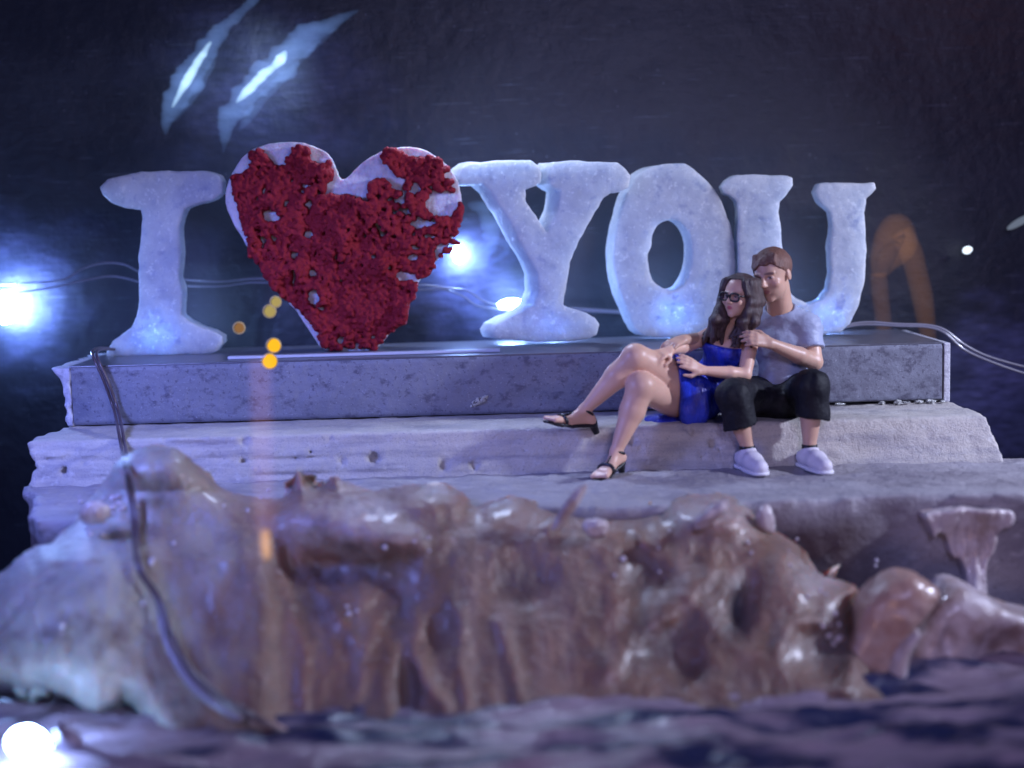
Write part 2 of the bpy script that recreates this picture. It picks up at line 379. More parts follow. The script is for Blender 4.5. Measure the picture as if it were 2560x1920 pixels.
# LED glow and haze painted into the acrylic's colour as paler blue patches
def glow_patches(m, spots, colour):
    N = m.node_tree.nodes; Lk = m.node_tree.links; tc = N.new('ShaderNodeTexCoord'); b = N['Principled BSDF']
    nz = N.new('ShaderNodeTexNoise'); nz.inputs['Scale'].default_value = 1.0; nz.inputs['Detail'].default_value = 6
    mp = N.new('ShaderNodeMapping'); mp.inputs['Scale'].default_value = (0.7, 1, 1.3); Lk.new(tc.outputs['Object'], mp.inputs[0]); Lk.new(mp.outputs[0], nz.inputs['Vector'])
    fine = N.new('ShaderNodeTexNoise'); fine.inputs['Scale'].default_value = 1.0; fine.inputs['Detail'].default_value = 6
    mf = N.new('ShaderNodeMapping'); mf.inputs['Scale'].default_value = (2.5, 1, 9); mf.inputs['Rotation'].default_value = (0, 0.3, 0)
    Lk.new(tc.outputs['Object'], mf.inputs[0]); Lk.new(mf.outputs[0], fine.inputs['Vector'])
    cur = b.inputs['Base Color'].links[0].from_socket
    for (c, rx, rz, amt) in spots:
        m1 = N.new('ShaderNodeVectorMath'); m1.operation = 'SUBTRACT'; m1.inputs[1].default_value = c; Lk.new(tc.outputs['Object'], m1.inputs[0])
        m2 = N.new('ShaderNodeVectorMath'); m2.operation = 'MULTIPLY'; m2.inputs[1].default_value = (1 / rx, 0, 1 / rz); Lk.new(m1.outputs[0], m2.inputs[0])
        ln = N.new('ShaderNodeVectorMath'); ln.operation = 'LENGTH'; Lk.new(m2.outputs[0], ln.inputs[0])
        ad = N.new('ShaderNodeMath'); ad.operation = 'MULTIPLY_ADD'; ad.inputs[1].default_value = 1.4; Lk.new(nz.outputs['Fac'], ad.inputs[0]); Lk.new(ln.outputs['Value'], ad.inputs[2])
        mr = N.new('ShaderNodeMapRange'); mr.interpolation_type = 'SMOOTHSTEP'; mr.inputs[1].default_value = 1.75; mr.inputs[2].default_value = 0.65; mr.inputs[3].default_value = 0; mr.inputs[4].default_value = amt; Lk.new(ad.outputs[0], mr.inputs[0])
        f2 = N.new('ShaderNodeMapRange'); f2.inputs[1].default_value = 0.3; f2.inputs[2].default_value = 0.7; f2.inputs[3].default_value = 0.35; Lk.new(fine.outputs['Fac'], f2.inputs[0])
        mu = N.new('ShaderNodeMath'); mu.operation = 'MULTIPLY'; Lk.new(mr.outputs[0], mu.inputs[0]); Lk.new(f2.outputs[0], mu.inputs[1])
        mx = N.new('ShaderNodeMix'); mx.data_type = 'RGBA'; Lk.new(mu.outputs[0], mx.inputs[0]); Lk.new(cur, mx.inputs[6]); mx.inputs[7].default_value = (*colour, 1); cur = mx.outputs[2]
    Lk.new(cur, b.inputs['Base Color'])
glow_patches(M['panel'], [(Q(1000, 620, 5.2), 1.7, 2.0, 0.75), (Q(60, 620, 5.2), 2.1, 2.5, 0.42), (Q(560, 190, 5.2), 3.2, 2.4, 0.30), (Q(2150, 850, 5.2), 2.0, 2.6, 0.9)], (0.21, 0.22, 0.44))

# ------------------------------------------------------------------ setting
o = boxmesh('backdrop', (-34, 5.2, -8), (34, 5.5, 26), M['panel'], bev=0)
tag(o, kind='structure')

zt = 2.0            # top of the upper slab
zs = 0.80           # top of the step
# ground: the rough ledge the step and the shoes stand on
gx0 = float(Q(70, 1100, -2.4)[0])
v = Vol((gx0 - 0.6, -5.9, -3.4), (15.5, 2.0, 0.25), 0.085)
sl, p = v.all()
front = -5.1 + 0.45 * fbm(np.stack([p[..., 0] * 0.35, 0 * p[..., 0], p[..., 2] * 0.35 + 4], -1), 3) - 0.10 * (p[..., 2])
q = np.maximum.reduce([p[..., 2] - 0.0, front - p[..., 1], gx0 + 0.34 * (-2.4 - p[..., 1]) - p[..., 0] + 0.7 * fbm(p * 1.3, 3), p[..., 1] - np.where(p[..., 0] > 8.6, -1.75, 1.9), p[..., 0] - 15.3])
v.D = q.astype(np.float32); v.noise((1.6, 1.6, 1.6), 0.12, 4); v.noise((7, 7, 7), 0.06, 2)
tag(v.mesh('ground', M['ground']), kind='structure')
# the front of the ledge turns dark brown below its edge, fading out rightwards
N = M['ground'].node_tree.nodes; Lk = M['ground'].node_tree.links; bs = N['Principled BSDF']
tc = N.new('ShaderNodeTexCoord'); sp = N.new('ShaderNodeSeparateXYZ'); Lk.new(tc.outputs['Object'], sp.inputs[0])
nz = N.new('ShaderNodeTexNoise'); nz.inputs['Scale'].default_value = 1.6; Lk.new(tc.outputs['Object'], nz.inputs['Vector'])
ad = N.new('ShaderNodeMath'); ad.operation = 'MULTIPLY_ADD'; ad.inputs[1].default_value = 0.7; Lk.new(nz.outputs['Fac'], ad.inputs[0]); Lk.new(sp.outputs['Z'], ad.inputs[2])
mr = N.new('ShaderNodeMapRange'); mr.inputs[1].default_value = 0.28; mr.inputs[2].default_value = -0.25; mr.inputs[4].default_value = 0.85; Lk.new(ad.outputs[0], mr.inputs[0])
mx = N.new('ShaderNodeMix'); mx.data_type = 'RGBA'; mrx = N.new('ShaderNodeMapRange'); mrx.inputs[1].default_value = float(Q(2110, 1200, -5.2)[0]); mrx.inputs[2].default_value = float(Q(1900, 1200, -5.2)[0]); mrx.inputs[3].default_value = 0.0
adx = N.new('ShaderNodeMath'); adx.operation = 'MULTIPLY_ADD'; adx.inputs[1].default_value = 1.2; Lk.new(nz.outputs['Fac'], adx.inputs[0]); Lk.new(sp.outputs['X'], adx.inputs[2]); Lk.new(adx.outputs[0], mrx.inputs[0])
mm = N.new('ShaderNodeMath'); mm.operation = 'MULTIPLY'; Lk.new(mr.outputs[0], mm.inputs[0]); Lk.new(mrx.outputs[0], mm.inputs[1])
Lk.new(mm.outputs[0], mx.inputs[0]); Lk.new(bs.inputs['Base Color'].links[0].from_socket, mx.inputs[6]); mx.inputs[7].default_value = (0.075, 0.048, 0.05, 1); Lk.new(mx.outputs[2], bs.inputs['Base Color'])

# water: dark glossy ripples at the foot of the driftwood
nx, ny = 260, 130
X, Yg = np.meshgrid(np.linspace(-14, 14, nx), np.linspace(-12.5, -4.0, ny), indexing='ij')
hh = fbm(np.stack([X * 0.8, Yg * 2.6, 0 * X + 2], -1), 4) * 0.42 + fbm(np.stack([X * 2.6, Yg * 7.5, 0 * X + 9], -1), 3) * 0.16
V = np.stack([X, Yg, -2.2 + hh * 1.0], -1).reshape(-1, 3)
ii = np.arange(nx * ny).reshape(nx, ny)
Fc = np.stack([ii[:-1, :-1], ii[1:, :-1], ii[1:, 1:], ii[:-1, 1:]], -1).reshape(-1, 4)
w = np.clip((fbm(np.stack([X * 0.9, Yg * 3.0, 0 * X + 15], -1), 4) + 0.10) * 5 + np.clip((-4.4 - X) / 1.5, 0, 1.0) * 3, 0, 1).reshape(-1, 1)  # left end lightened in colour to carry the bulb's glow
cw = (1 - w) * np.array([0.016, 0.022, 0.07]) + w * np.array([0.27, 0.21, 0.26])
tag(mesh('water', V, Fc, M['water'], col=cw), kind='structure')

# ------------------------------------------------------------------ step and slab
def stepmesh():
    xl = float(Q(70, 955, -1.8)[0]); xr = float(Q(2128, 905, -1.8)[0]); xrb = float(Q(2168, 1025, -2.1)[0])
    h = 0.055
    v = Vol((xl - 0.7, -2.9, -0.12), (xrb + 0.4, 1.6, zs + 0.18), h)
    sl, p = v.all(); x, y, z = p[..., 0], p[..., 1], p[..., 2]
    t = 1 - z / zs
    left = xl - 0.05 + 0.55 * fbm(np.stack([0 * x, y * 0.8, z * 2.6 + 3], -1), 4) + 0.12 * fbm(p * 6, 2)
    wl = np.clip((4.5 - x) / 9, 0, 1)
    strata = 0.045 * wl * (0.5 + 2.2 * np.clip(fbm(np.stack([x * 0.7, 0 * x, z * 3 + 5], -1), 3) + 0.15, 0, 0.5)) * np.clip(np.sin(z * 22 + 4.0 * fbm(np.stack([x * 0.4, 0 * x, z], -1), 2) + 0.25 * x) * 1.5 - 0.3, -0.3, 1)
    frontf = -1.8 - 0.28 * t + strata + 0.07 * fbm(p * np.array([0.9, 0.9, 1.6]), 3)
    right = xr + (xrb - xr) * t + 0.15 * fbm(p * 2, 3)
    d = np.maximum.reduce([z - zs, frontf - y, left - x, x - right, y - 1.5])
    d = d + 0.05 * fbm(p * 5, 3)
    # bubbles and pits in the cast face
    for _ in range(150):
        c = np.array([RNG.uniform(xl, xr), -1.8 - RNG.uniform(0, 0.3), RNG.uniform(0.1, zs)]); r = 0.025 + 0.075 * RNG.random() ** 2.2
        s2, q = v.box(c - 0.25, c + 0.25)
        if q.size: d[s2] = -smin(-d[s2], np.linalg.norm((q - c) * np.array([1, 1, 0.8]), axis=-1) - r, 0.03)
    v.D = d.astype(np.float32)
    return v.mesh('stone_step', M['step'])
tag(stepmesh(), 'long weathered concrete step with pitted sloping front that the couple sits on', 'step')

sx0 = float(Q(152, 800, 0)[0]); sx1 = float(Q(2036, 740, 0)[0])
slab = empty('stone_plinth', (0, 1.5, zs))
tag(slab, 'speckled grey stone block carrying the white letters and the red heart', 'plinth')
gap = 0.07
# front tile, gently uneven
nx, nz = 300, 34
X, Z = np.meshgrid(np.linspace(sx0, sx1, nx), np.linspace(zs + 0.03, zt - 0.03, nz), indexing='ij')
gapz = np.where(Z < zs + 0.06, np.clip((X - 5.4) / 0.4, 0, 1) * 0.07, 0)
Yf = 0.03 * fbm(np.stack([X * 1.5, Z * 1.5, 0 * X], -1), 3) + 0.02 * fbm(np.stack([X * 9, Z * 9, 0 * X], -1), 2)
bev = np.minimum(np.minimum(zt - 0.03 - Z, Z - zs - 0.03), 0.05); Yf = Yf + (0.05 - bev) * 0.8
V = np.stack([X, Yf, Z + gapz], -1).reshape(-1, 3); ii = np.arange(nx * nz).reshape(nx, nz)
Fc = np.stack([ii[:-1, :-1], ii[1:, :-1], ii[1:, 1:], ii[:-1, 1:]], -1).reshape(-1, 4)
mesh('front_tile', V, Fc, M['slab'], slab)
boxmesh('core', (sx0 + 0.01, 0.10, zs + 0.12), (sx1 - 0.01, 3.2, zt - 0.045), M['slab'], slab, 0.02)
boxmesh('top_tile', (sx0 - 0.05, 0.06, zt - 0.04), (sx1 + 0.02, 3.3, zt), M['slab_top'], slab, 0.015)
# right-hand edge strip
boxmesh('edge_strip', (sx1 + 0.035, 0.0, zs + 0.02), (sx1 + 0.16, 3.1, zt - 0.01), M['edge'], slab, 0.02)
# ragged plaster at the left end
v = Vol((sx0 - 0.65, -0.2, zs - 0.05), (sx0 + 0.1, 3.2, zt + 0.1), 0.045)
sl, p = v.all(); x, y, z = p[..., 0], p[..., 1], p[..., 2]
lf = sx0 - 0.16 - 0.30 * np.clip((z - zt + 0.45) / 0.45, 0, 1) ** 1.5 + 0.2 * fbm(p * 3, 3)
v.D = np.maximum.reduce([lf - x, x - sx0 + 0.012, -0.02 - y + 0.05 * fbm(p * 4, 2), y - 3, z - zt + 0.03, zs + 0.01 - z]).astype(np.float32)
v.noise((6, 6, 6), 0.05, 3)
v.mesh('plaster_end', M['edge'], slab)
# pale strip along the back of the top
xa = float(Q(500, 750, 1.0)[0]); xb = float(Q(1080, 745, 1.0)[0])
boxmesh('metal_strip', (xa, 0.55, zt + 0.004), (xb, 0.80, zt + 0.06), mat('pale metal strip', (0.62, 0.64, 0.72), 0.3, 0.6), slab, 0.015)
GL = ['bright glue chip under the stone block just right of the man in black trousers', 'broken glue chip under the stone block, first of the row left of its right end', 'clear glue chip under the stone block, second of the right-hand row', 'clear glue chip under the stone block, third of the right-hand row', 'long glue chip under the stone block, fourth of the right-hand row', 'widest glue chip under the stone block, next to last before the right edge', 'small glue chip under the stone block nearest its pale right edge']
# glue chips under the right side of the block
for i, (x, w) in enumerate([(1815, 16), (1905, 12), (1940, 14), (1958, 12), (1985, 14), (2010, 16), (2035, 9)]):
    c = Q(x, 893 - (x - 1815) * 0.02, -0.12); c[2] = zs + 0.05
    o = blob('glue_chip', c, (w * 0.0058, 0.045, 0.026 + 0.012 * (i % 3)), M['chip'], None, i, 0.55, 3)
    tag(o, GL[i], 'glue chip', 'glue chips under the stone block')
# glittering fleck on the front
c = Q(1036, 866, -0.03)
o = blob('glitter_fleck', c, (0.15, 0.03, 0.06), M['chip'], None, 4, 0.9, 4, Matrix.Rotation(-0.45, 3, 'Y'))
tag(o, 'pale glittering fleck stuck on the shaded front of the stone block', 'fleck')

# ------------------------------------------------------------------ letters and heart
def crop(x0, y0, s, pts): return [(x0 + x * s, y0 + y * s) for x, y in pts]
def letter(name, label, outs, holes, Yfr, depth, skew, h=0.026, mt='resin', rnd=0.038, parent=None, wob=0.07):
    def wp(pts): q = P([a for a, b in pts], [b for a, b in pts], Yfr); return np.stack([q[:, 0], q[:, 2]], 1)
    O = [smoothpoly(wp(o), 1) if 'o' in name[-2:] or 'heart' in name else wp(o) for o in outs]; H = [smoothpoly(wp(o), 1) for o in holes]
    a = np.concatenate(O); lo = a.min(0) - 0.3; hi = a.max(0) + 0.3
    v = Vol((lo[0] - 0.5, Yfr - 0.2, lo[1]), (hi[0] + 0.4, Yfr + depth + 0.2, hi[1]), h)
    sl, p = v.all(); x, y, z = p[..., 0], p[..., 1], p[..., 2]
    # 2-D distance on one slice, sheared per depth slice
    xs = p[:, 0, 0, 0]; zs_ = p[0, 0, :, 2]; XX, ZZ = np.meshgrid(xs, zs_, indexing='ij')
    D = np.empty(p.shape[:3])
    wobx = wob * fbm(np.stack([XX * 2.2, ZZ * 2.2, 0 * XX + len(name)], -1), 4)
    base = None
    for j in range(p.shape[1]):
        yy = p[0, j, 0, 1]; sh = skew * (yy - Yfr)
        d2 = np.full(XX.shape, 1e9)
        for o in O: d2 = np.minimum(d2, polysd(o, XX - sh, ZZ))
        for o in H: d2 = np.maximum(d2, -polysd(o, XX - sh, ZZ))
        d2 = d2 + wobx; dy = abs(yy - Yfr - depth / 2) - depth / 2
        a_ = d2 + rnd; b_ = dy + rnd
        D[:, j, :] = np.hypot(np.maximum(a_, 0), max(b_, 0)) + np.minimum(np.maximum(a_, b_), 0) - rnd
    v.D = D.astype(np.float32); v.noise((7, 7, 7), 0.035, 3)
    o = v.mesh(name, M[mt], parent)
    if label: tag(o, label, 'letter', 'white resin letters')
    return o
c1 = lambda pts: crop(200, 320, 0.4521, pts)
c2 = lambda pts: crop(1100, 350, 0.5425, pts)
I_ = [(105,330),(150,280),(290,243),(500,235),(700,237),(765,260),(783,300),(780,360),(740,395),(620,430),(580,445),(565,485),(545,540),(550,680),(545,830),(565,900),(560,1040),(600,1070),(650,1095),(740,1125),(785,1155),(788,1190),(750,1235),(700,1250),(500,1258),(300,1266),(150,1270),(145,1240),(180,1180),(230,1140),(280,1105),(310,1040),(325,950),(320,800),(330,650),(340,500),(330,455),(250,445),(170,415),(120,370)]
HT = [(800,400),(830,270),(870,180),(930,130),(1020,90),(1120,75),(1230,80),(1320,110),(1390,150),(1420,230),(1440,290),(1480,280),(1530,220),(1600,165),(1680,120),(1800,100),(1900,115),(1990,165),(2060,230),(2100,310),(2115,400),(2110,500),(2070,600),(2000,700),(1910,800),(1840,900),(1790,1000),(1720,1130),(1640,1225),(1560,1245),(1430,1245),(1340,1230),(1300,1170),(1200,1020),(1120,940),(1060,850),(990,750),(930,660),(860,560),(815,470)]
Y_ = [(90,165),(110,130),(145,105),(200,97),(420,95),(460,120),(472,160),(468,195),(446,213),(398,228),(402,280),(495,428),(540,330),(557,235),(532,225),(508,207),(501,180),(505,130),(524,100),(600,95),(820,103),(860,140),(880,170),(870,215),(830,240),(790,245),(760,270),(700,370),(640,470),(605,560),(590,650),(570,760),(610,775),(680,795),(720,820),(735,850),(725,895),(690,915),(600,928),(450,932),(330,925),(260,912),(248,880),(265,850),(310,820),(380,790),(430,760),(455,700),(455,620),(430,560),(370,470),(300,340),(240,240),(200,205),(110,205),(90,190)]
O_ = [(800,560),(805,500),(818,400),(845,290),(890,190),(930,145),(1000,115),(1090,107),(1140,112),(1200,150),(1260,210),(1310,300),(1345,390),(1362,500),(1367,620),(1350,740),(1310,830),(1260,890),(1150,912),(1000,910),(920,902),(880,830),(845,750),(815,660)]
OH = [(1010,385),(1060,365),(1100,372),(1140,410),(1160,460),(1167,540),(1150,610),(1120,670),(1085,690),(1040,685),(990,650),(965,600),(957,540),(975,490),(985,420)]
U_ = [(1295,215),(1320,180),(1370,160),(1480,157),(1600,165),(1625,175),(1628,210),(1600,255),(1570,285),(1562,330),(1575,420),(1585,560),(1590,680),(1640,730),(1700,760),(1760,740),(1790,690),(1805,600),(1800,500),(1815,400),(1805,330),(1760,290),(1735,240),(1750,205),(1790,197),(1900,200),(2000,200),(2008,225),(1965,270),(1955,330),(1967,500),(1960,650),(1930,770),(1890,850),(1850,892),(1760,900),(1650,895),(1500,860),(1420,790),(1385,700),(1375,600),(1372,450),(1375,320),(1370,285),(1340,260),(1310,250)]
letter('letter_i', 'frosted white resin letter I at the left end of the stone block', [c1(I_)], [], 2.0, 0.5, 0.0)
heart = empty('resin_heart', (float(P(850, 880, 1.6)[0]), 1.9, zt))
tag(heart, 'white heart covered in crumbly dark red moss standing between letters I and Y', 'heart')
letter('heart_base', None, [c1(HT)], [], 1.75, 0.8, -0.12, mt='heart', parent=heart)
letter('letter_y', 'frosted white resin letter Y with a thick left side edge, right of the red heart', [c2(Y_)], [], 1.75, 0.6, -0.50)
letter('letter_o', 'frosted white resin letter O with an oval hole behind the couple', [c2(O_)], [c2(OH)], 2.1, 0.5, -0.30)
letter('letter_u', 'frosted white resin letter U behind the head of the seated man', [c2(U_)], [], 2.0, 0.5, 0.0)

MO = [(830,255),(920,240),(945,200),(925,130),(1000,115),(1040,170),(1090,220),(1130,175),(1160,150),(1165,100),(1260,95),(1275,190),(1380,185),(1405,250),(1390,290),(1330,370),(1420,365),(1480,370),(1570,400),(1600,290),(1680,275),(1720,320),(1780,340),(1770,280),(1700,210),(1650,170),(1670,110),(1750,115),(1830,160),(1900,160),(1960,145),(2010,190),(2070,250),(2060,330),(2115,420),(2118,500),(2085,590),(2100,640),(2030,690),(1965,740),(1945,810),(1865,840),(1855,930),(1815,1010),(1800,1080),(1690,1150),(1645,1230),(1550,1215),(1480,1220),(1340,1230),(1305,1130),(1260,1060),(1200,1000),(1110,930),(1040,870),(1000,780),(910,700),(930,650),(900,560),(880,470),(840,330)]
HO = [(1050,490,50,40),(2000,420,95,75),(1890,530,80,26),(1290,940,38,52),(1790,820,55,32),(1260,590,36,28),(1010,630,20,38),(1180,820,18,42),(1290,810,34,22),(1420,715,16,26),(1190,700,18,26),(1735,600,26,16),(1850,655,26,16),(1690,670,16,14),(1620,710,24,16),(1710,775,20,24),(1140,420,16,28),(1270,440,13,50),(1800,465,26,24),(1015,350,15,30),(1930,590,22,14),(1780,390,18,30),(1540,480,14,26),(1650,390,14,16),(980,560,22,16),(2040,260,40,26),(1330,1000,26,18),(1560,1150,10,20),(1300,700,12,24),(2030,650,20,14),(1910,700,16,14),(1600,560,12,10),(1450,850,12,10),(1320,565,14,10),(1820,990,14,12)]
yh = 1.72
mo = np.array(c1(MO)); ho = np.array([(a, b) for a, b, _, _ in HO]); hr = np.array([(a, b) for _, _, a, b in HO])
pw = P(mo[:, 0], mo[:, 1], yh); lo, hi = pw.min(0), pw.max(0)
v = Vol((lo[0] - 0.3, yh - 0.55, lo[2] - 0.3), (hi[0] + 0.3, yh + 0.2, hi[2] + 0.3), 0.027)
# clumps on a dense random set of points, then a crumb on each clump
cx = RNG.uniform(800, 2130, 16000); cy = RNG.uniform(80, 1240, 16000)
sd = polysd(np.array(MO), cx, cy)
ang = RNG.uniform(0, 6.28, 16000)
hole = np.min(np.hypot((cx[:, None] - ho[:, 0]) / (hr[:, 0] + 2), (cy[:, None] - ho[:, 1]) / (hr[:, 1] + 2)), 1)
grit = fbm(np.stack([cx / 25, cy / 25, 0 * cx + 3], -1), 2) + 0.45 * fbm(np.stack([cx / 170, cy / 170, 0 * cx + 8], -1), 2)
ok = (sd < -6) & (hole > 1.0) & (grit < 0.178 - 0.05 * np.clip((cx - 1500) / 500, 0, 1) + 0.05 * np.clip((cy - 800) / 300, 0, 1))
cx, cy, sd, hole = cx[ok], cy[ok], sd[ok], hole[ok]
lump = fbm(np.stack([cx / 130, cy / 130, 0 * cx], -1), 3)
for i in range(len(cx)):
    a, b = c1([(cx[i], cy[i])])[0]
    r = RNG.uniform(0.032, 0.062)
    c = P(a, b, yh - max(0.0, 0.08 + 0.6 * lump[i]) - RNG.uniform(0, 0.08))
    v.cone(c, c + np.array([0, 0.22, 0]), r, r * 1.05, 0.006)
v.noise((18, 18, 18), 0.07, 2)
tag(v.mesh('red_moss', M['moss'], heart), kind='stuff')

# ------------------------------------------------------------------ the couple
def basis(fwd, up):
    f = np.array(fwd, float); f /= np.linalg.norm(f); u = np.array(up, float); u -= f * (u @ f); u /= np.linalg.norm(u)
    return np.stack([np.cross(f, u), f, u], 1)          # columns: right, forward, up
def unit(a): a = np.array(a, float); return a / np.linalg.norm(a)

def head(v, C, R, s, fem=False):
    g = lambda x, y, z: C + R @ (np.array([x, y, z]) * s)
    v.ell(g(0, -0.06, 0.13), np.array([0.335, 0.40, 0.365]) * s, R, 0.03)
    v.ell(g(0, 0.09, -0.10), np.array([0.265, 0.285, 0.34]) * s, R, 0.08)
    v.ell(g(0, 0.10, -0.28), np.array([0.185 if fem else 0.215, 0.21, 0.175]) * s, R, 0.08)
    v.ell(g(0, 0.265, -0.405), np.array([0.085, 0.07, 0.07]) * s, R, 0.06)
    for q in (-1, 1):
        v.ell(g(0.14 * q, 0.335, 0.02), np.array([0.085, 0.055, 0.05]) * s, R, 0.04, sub=True)     # eye socket
        v.ell(g(0.13 * q, 0.292, 0.01), np.array([0.062, 0.055, 0.040]) * s, R, 0.01)              # eyeball and lids
        v.cone(g(0.05 * q, 0.355, 0.085), g(0.20 * q, 0.30, 0.09), 0.034 * s, 0.03 * s, 0.03)       # brow
        v.ell(g(0.17 * q, 0.25, -0.12), np.array([0.09, 0.08, 0.08]) * s, R, 0.05)                 # cheek
        v.ell(g(0.335 * q, -0.02, -0.03), np.array([0.035, 0.075, 0.115]) * s, R, 0.02)            # ear
        v.cone(g(0.045 * q, 0.375, -0.125), g(0.03 * q, 0.40, -0.12), 0.036 * s, 0.036 * s, 0.02)   # nostril
    v.cone(g(0, 0.345, 0.06), g(0, 0.435, -0.10), 0.032 * s, 0.050 * s, 0.03)                      # nose
    v.ell(g(0, 0.345, -0.222), np.array([0.085, 0.032, 0.022]) * s, R, 0.015)
    v.ell(g(0, 0.340, -0.268), np.array([0.075, 0.034, 0.026]) * s, R, 0.015)
    v.cone(g(-0.08, 0.372, -0.245), g(0.08, 0.372, -0.245), 0.012 * s, 0.012 * s, 0.01, sub=True)

def headcol(c, V, C, R, s, brow, lip):
    L = (V - C) @ R / s; x, y, z = np.abs(L[:, 0]), L[:, 1], L[:, 2]; fr = y > 0.2
    def blend(m, k): c[:] = c * (1 - m[:, None]) + m[:, None] * np.array(k)
    blend(fr * np.clip(1 - np.hypot(x / 0.09, (z + 0.245) / 0.052), 0, 0.35) / 0.35, lip)
    blend(fr * np.clip(1.15 - np.hypot((x - 0.135) / 0.10, (z - 0.098 + 0.12 * np.maximum(x - 0.13, 0)) / 0.026), 0, 0.4) / 0.4 * 0.8, brow)
    blend(fr * np.clip(1 - np.hypot((x - 0.13) / 0.060, (z - 0.012) / 0.022), 0, 0.3) / 0.3 * 0.8, (0.45, 0.42, 0.42))
    blend(fr * np.clip(1 - np.hypot((x - 0.13) / 0.028, (z - 0.012) / 0.028), 0, 0.3) / 0.3, (0.03, 0.02, 0.02))
    blend(fr * np.clip(1 - np.hypot((x - 0.13) / 0.075, (z - 0.036) / 0.012), 0, 0.4) / 0.4 * 0.7, (0.06, 0.03, 0.03))
    blend((fr & (z < 0)) * np.clip(1 - np.hypot((x - 0.17) / 0.11, (z + 0.10) / 0.10), 0, 1) * 0.35, (0.50, 0.19, 0.17))

def hand(v, wrist, d, nrm, L, curl, side, spread=0.10):
    """palm, four unequal bent fingers, a thumb from the side of the palm"""
    d = unit(d); n = unit(np.array(nrm) - d * (np.array(nrm) @ d)); l = np.cross(d, n)
    w = np.array(wrist, float); r = 0.062 * L
    for o in (-0.17, -0.06, 0.06, 0.16):
        v.cone(w + l * o * 0.5 * L, w + d * 0.48 * L + l * o * L, 0.085 * L, 0.075 * L, 0.05)
    for o, ln, cu in ((-0.18, 0.34, 1.12), (-0.06, 0.45, 1.0), (0.06, 0.49, 0.94), (0.175, 0.42, 0.9)):
        p = w + d * 0.48 * L + l * o * L; e = unit(d + l * o * spread * 4); a = 0.0
        for k, fr in enumerate((0.42, 0.32, 0.26)):
            a += curl[k] * cu
            q = p + (e * math.cos(a) - n * math.sin(a)) * ln * fr * L
            v.cone(p, q, r * (1.05 - 0.1 * k), r * (0.98 - 0.12 * k), 0.012); p = q
    b = w + d * 0.14 * L + l * side * 0.14 * L
    m = b + (d * 0.55 + l * side * 0.62 - n * 0.35) * 0.30 * L
    t = m + (d * 0.86 + l * side * 0.10 - n * 0.40) * 0.26 * L
    v.cone(w + d * 0.1 * L, b, 0.08 * L, 0.085 * L, 0.04); v.cone(b, m, 0.085 * L, 0.068 * L, 0.03); v.cone(m, t, 0.066 * L, 0.050 * L, 0.015)

J = lambda x, y, Y: P(x, y, Y)
SKIN_M = (0.64, 0.385, 0.27); SKIN_W = (0.69, 0.42, 0.30)

# ---- man
man = empty('person', (float(J(1945, 1000, -0.8)[0]), -1.5, zs))
tag(man, 'seated man with short brown hair, grey t-shirt and black cropped trousers hugging the woman', 'person', 'couple sitting on the step')
mC = J(1931, 688, -1.18); mS = 0.98
mR = basis((-0.60, -0.76, -0.18), (-0.10, 0.06, 1.0))
neck = J(1952, 776, -0.88)
shL = J(2020, 818, -0.98); shR = J(1893, 815, -0.45)
elL = J(2036, 905, -1.25); wrL = J(1925, 858, -1.80)
elR = J(1786, 850, -0.62); wrR = J(1708, 850, -1.55)
chest = J(1958, 868, -0.78); belly = J(1956, 945, -0.85); pel = J(1946, 1010, -0.72)
hpL = J(1990, 1000, -0.8); hpR = J(1902, 1000, -0.8)
knL = J(2031, 968, -2.30); knR = J(1833, 990, -2.30)
anL = J(2024, 1133, -2.32); anR = J(1868, 1136, -2.28)
anL[2] = max(anL[2], 0.42); anR[2] = max(anR[2], 0.42)
mTor = basis((-0.45, -0.88, 0.0), (0.0, 0.1, 1.0))
lo, hi = bounds([mC, shL, shR, elL, wrR, wrL, pel, knL, knR, anL, anR, J(1630, 870, -2)], 0.75)
v = Vol(lo, hi, 0.024)
v.cone(pel, belly, 0.40, 0.38, 0.1); v.cone(belly, chest, 0.38, 0.40, 0.1)
v.ell(chest, (0.50, 0.33, 0.42), mTor, 0.15)
v.cone(shL, shR, 0.22, 0.22, 0.15); v.cone(chest, neck, 0.30, 0.20, 0.15)
v.cone(neck - np.array([0, 0, 0.1]), mC + mR @ np.array([0, -0.10, -0.22]) * mS, 0.25, 0.225, 0.08)
v.cone(shL, elL, 0.20, 0.155, 0.06); v.cone(elL, elL + 0.35 * (wrL - elL), 0.155, 0.16, 0.05); v.cone(elL + 0.35 * (wrL - elL), wrL, 0.16, 0.095, 0.05)
v.cone(shR, elR, 0.20, 0.150, 0.06); v.cone(elR, elR + 0.35 * (wrR - elR), 0.150, 0.155, 0.05); v.cone(elR + 0.35 * (wrR - elR), wrR, 0.155, 0.10, 0.05)
hand(v, wrL, J(1868, 840, -1.95) - wrL, (0.10, -0.9, 0.55), 0.62, (0.25, 0.5, 0.4), 1)
hand(v, wrR, J(1640, 872, -2.05) - wrR, (-0.25, -0.55, 0.8), 0.62, (0.35, 0.6, 0.5), 1)
for a, b, c in ((hpL, knL, anL), (hpR, knR, anR)):
    v.cone(a, b, 0.27, 0.20, 0.08); m_ = b + 0.38 * (c - b)
    v.cone(b, m_, 0.21, 0.225, 0.06); v.cone(m_ + np.array([0, 0.05, 0]), c, 0.22, 0.115, 0.06); v.cone(c, c - np.array([0, 0, 0.2]), 0.115, 0.12, 0.05)
head(v, mC, mR, mS)
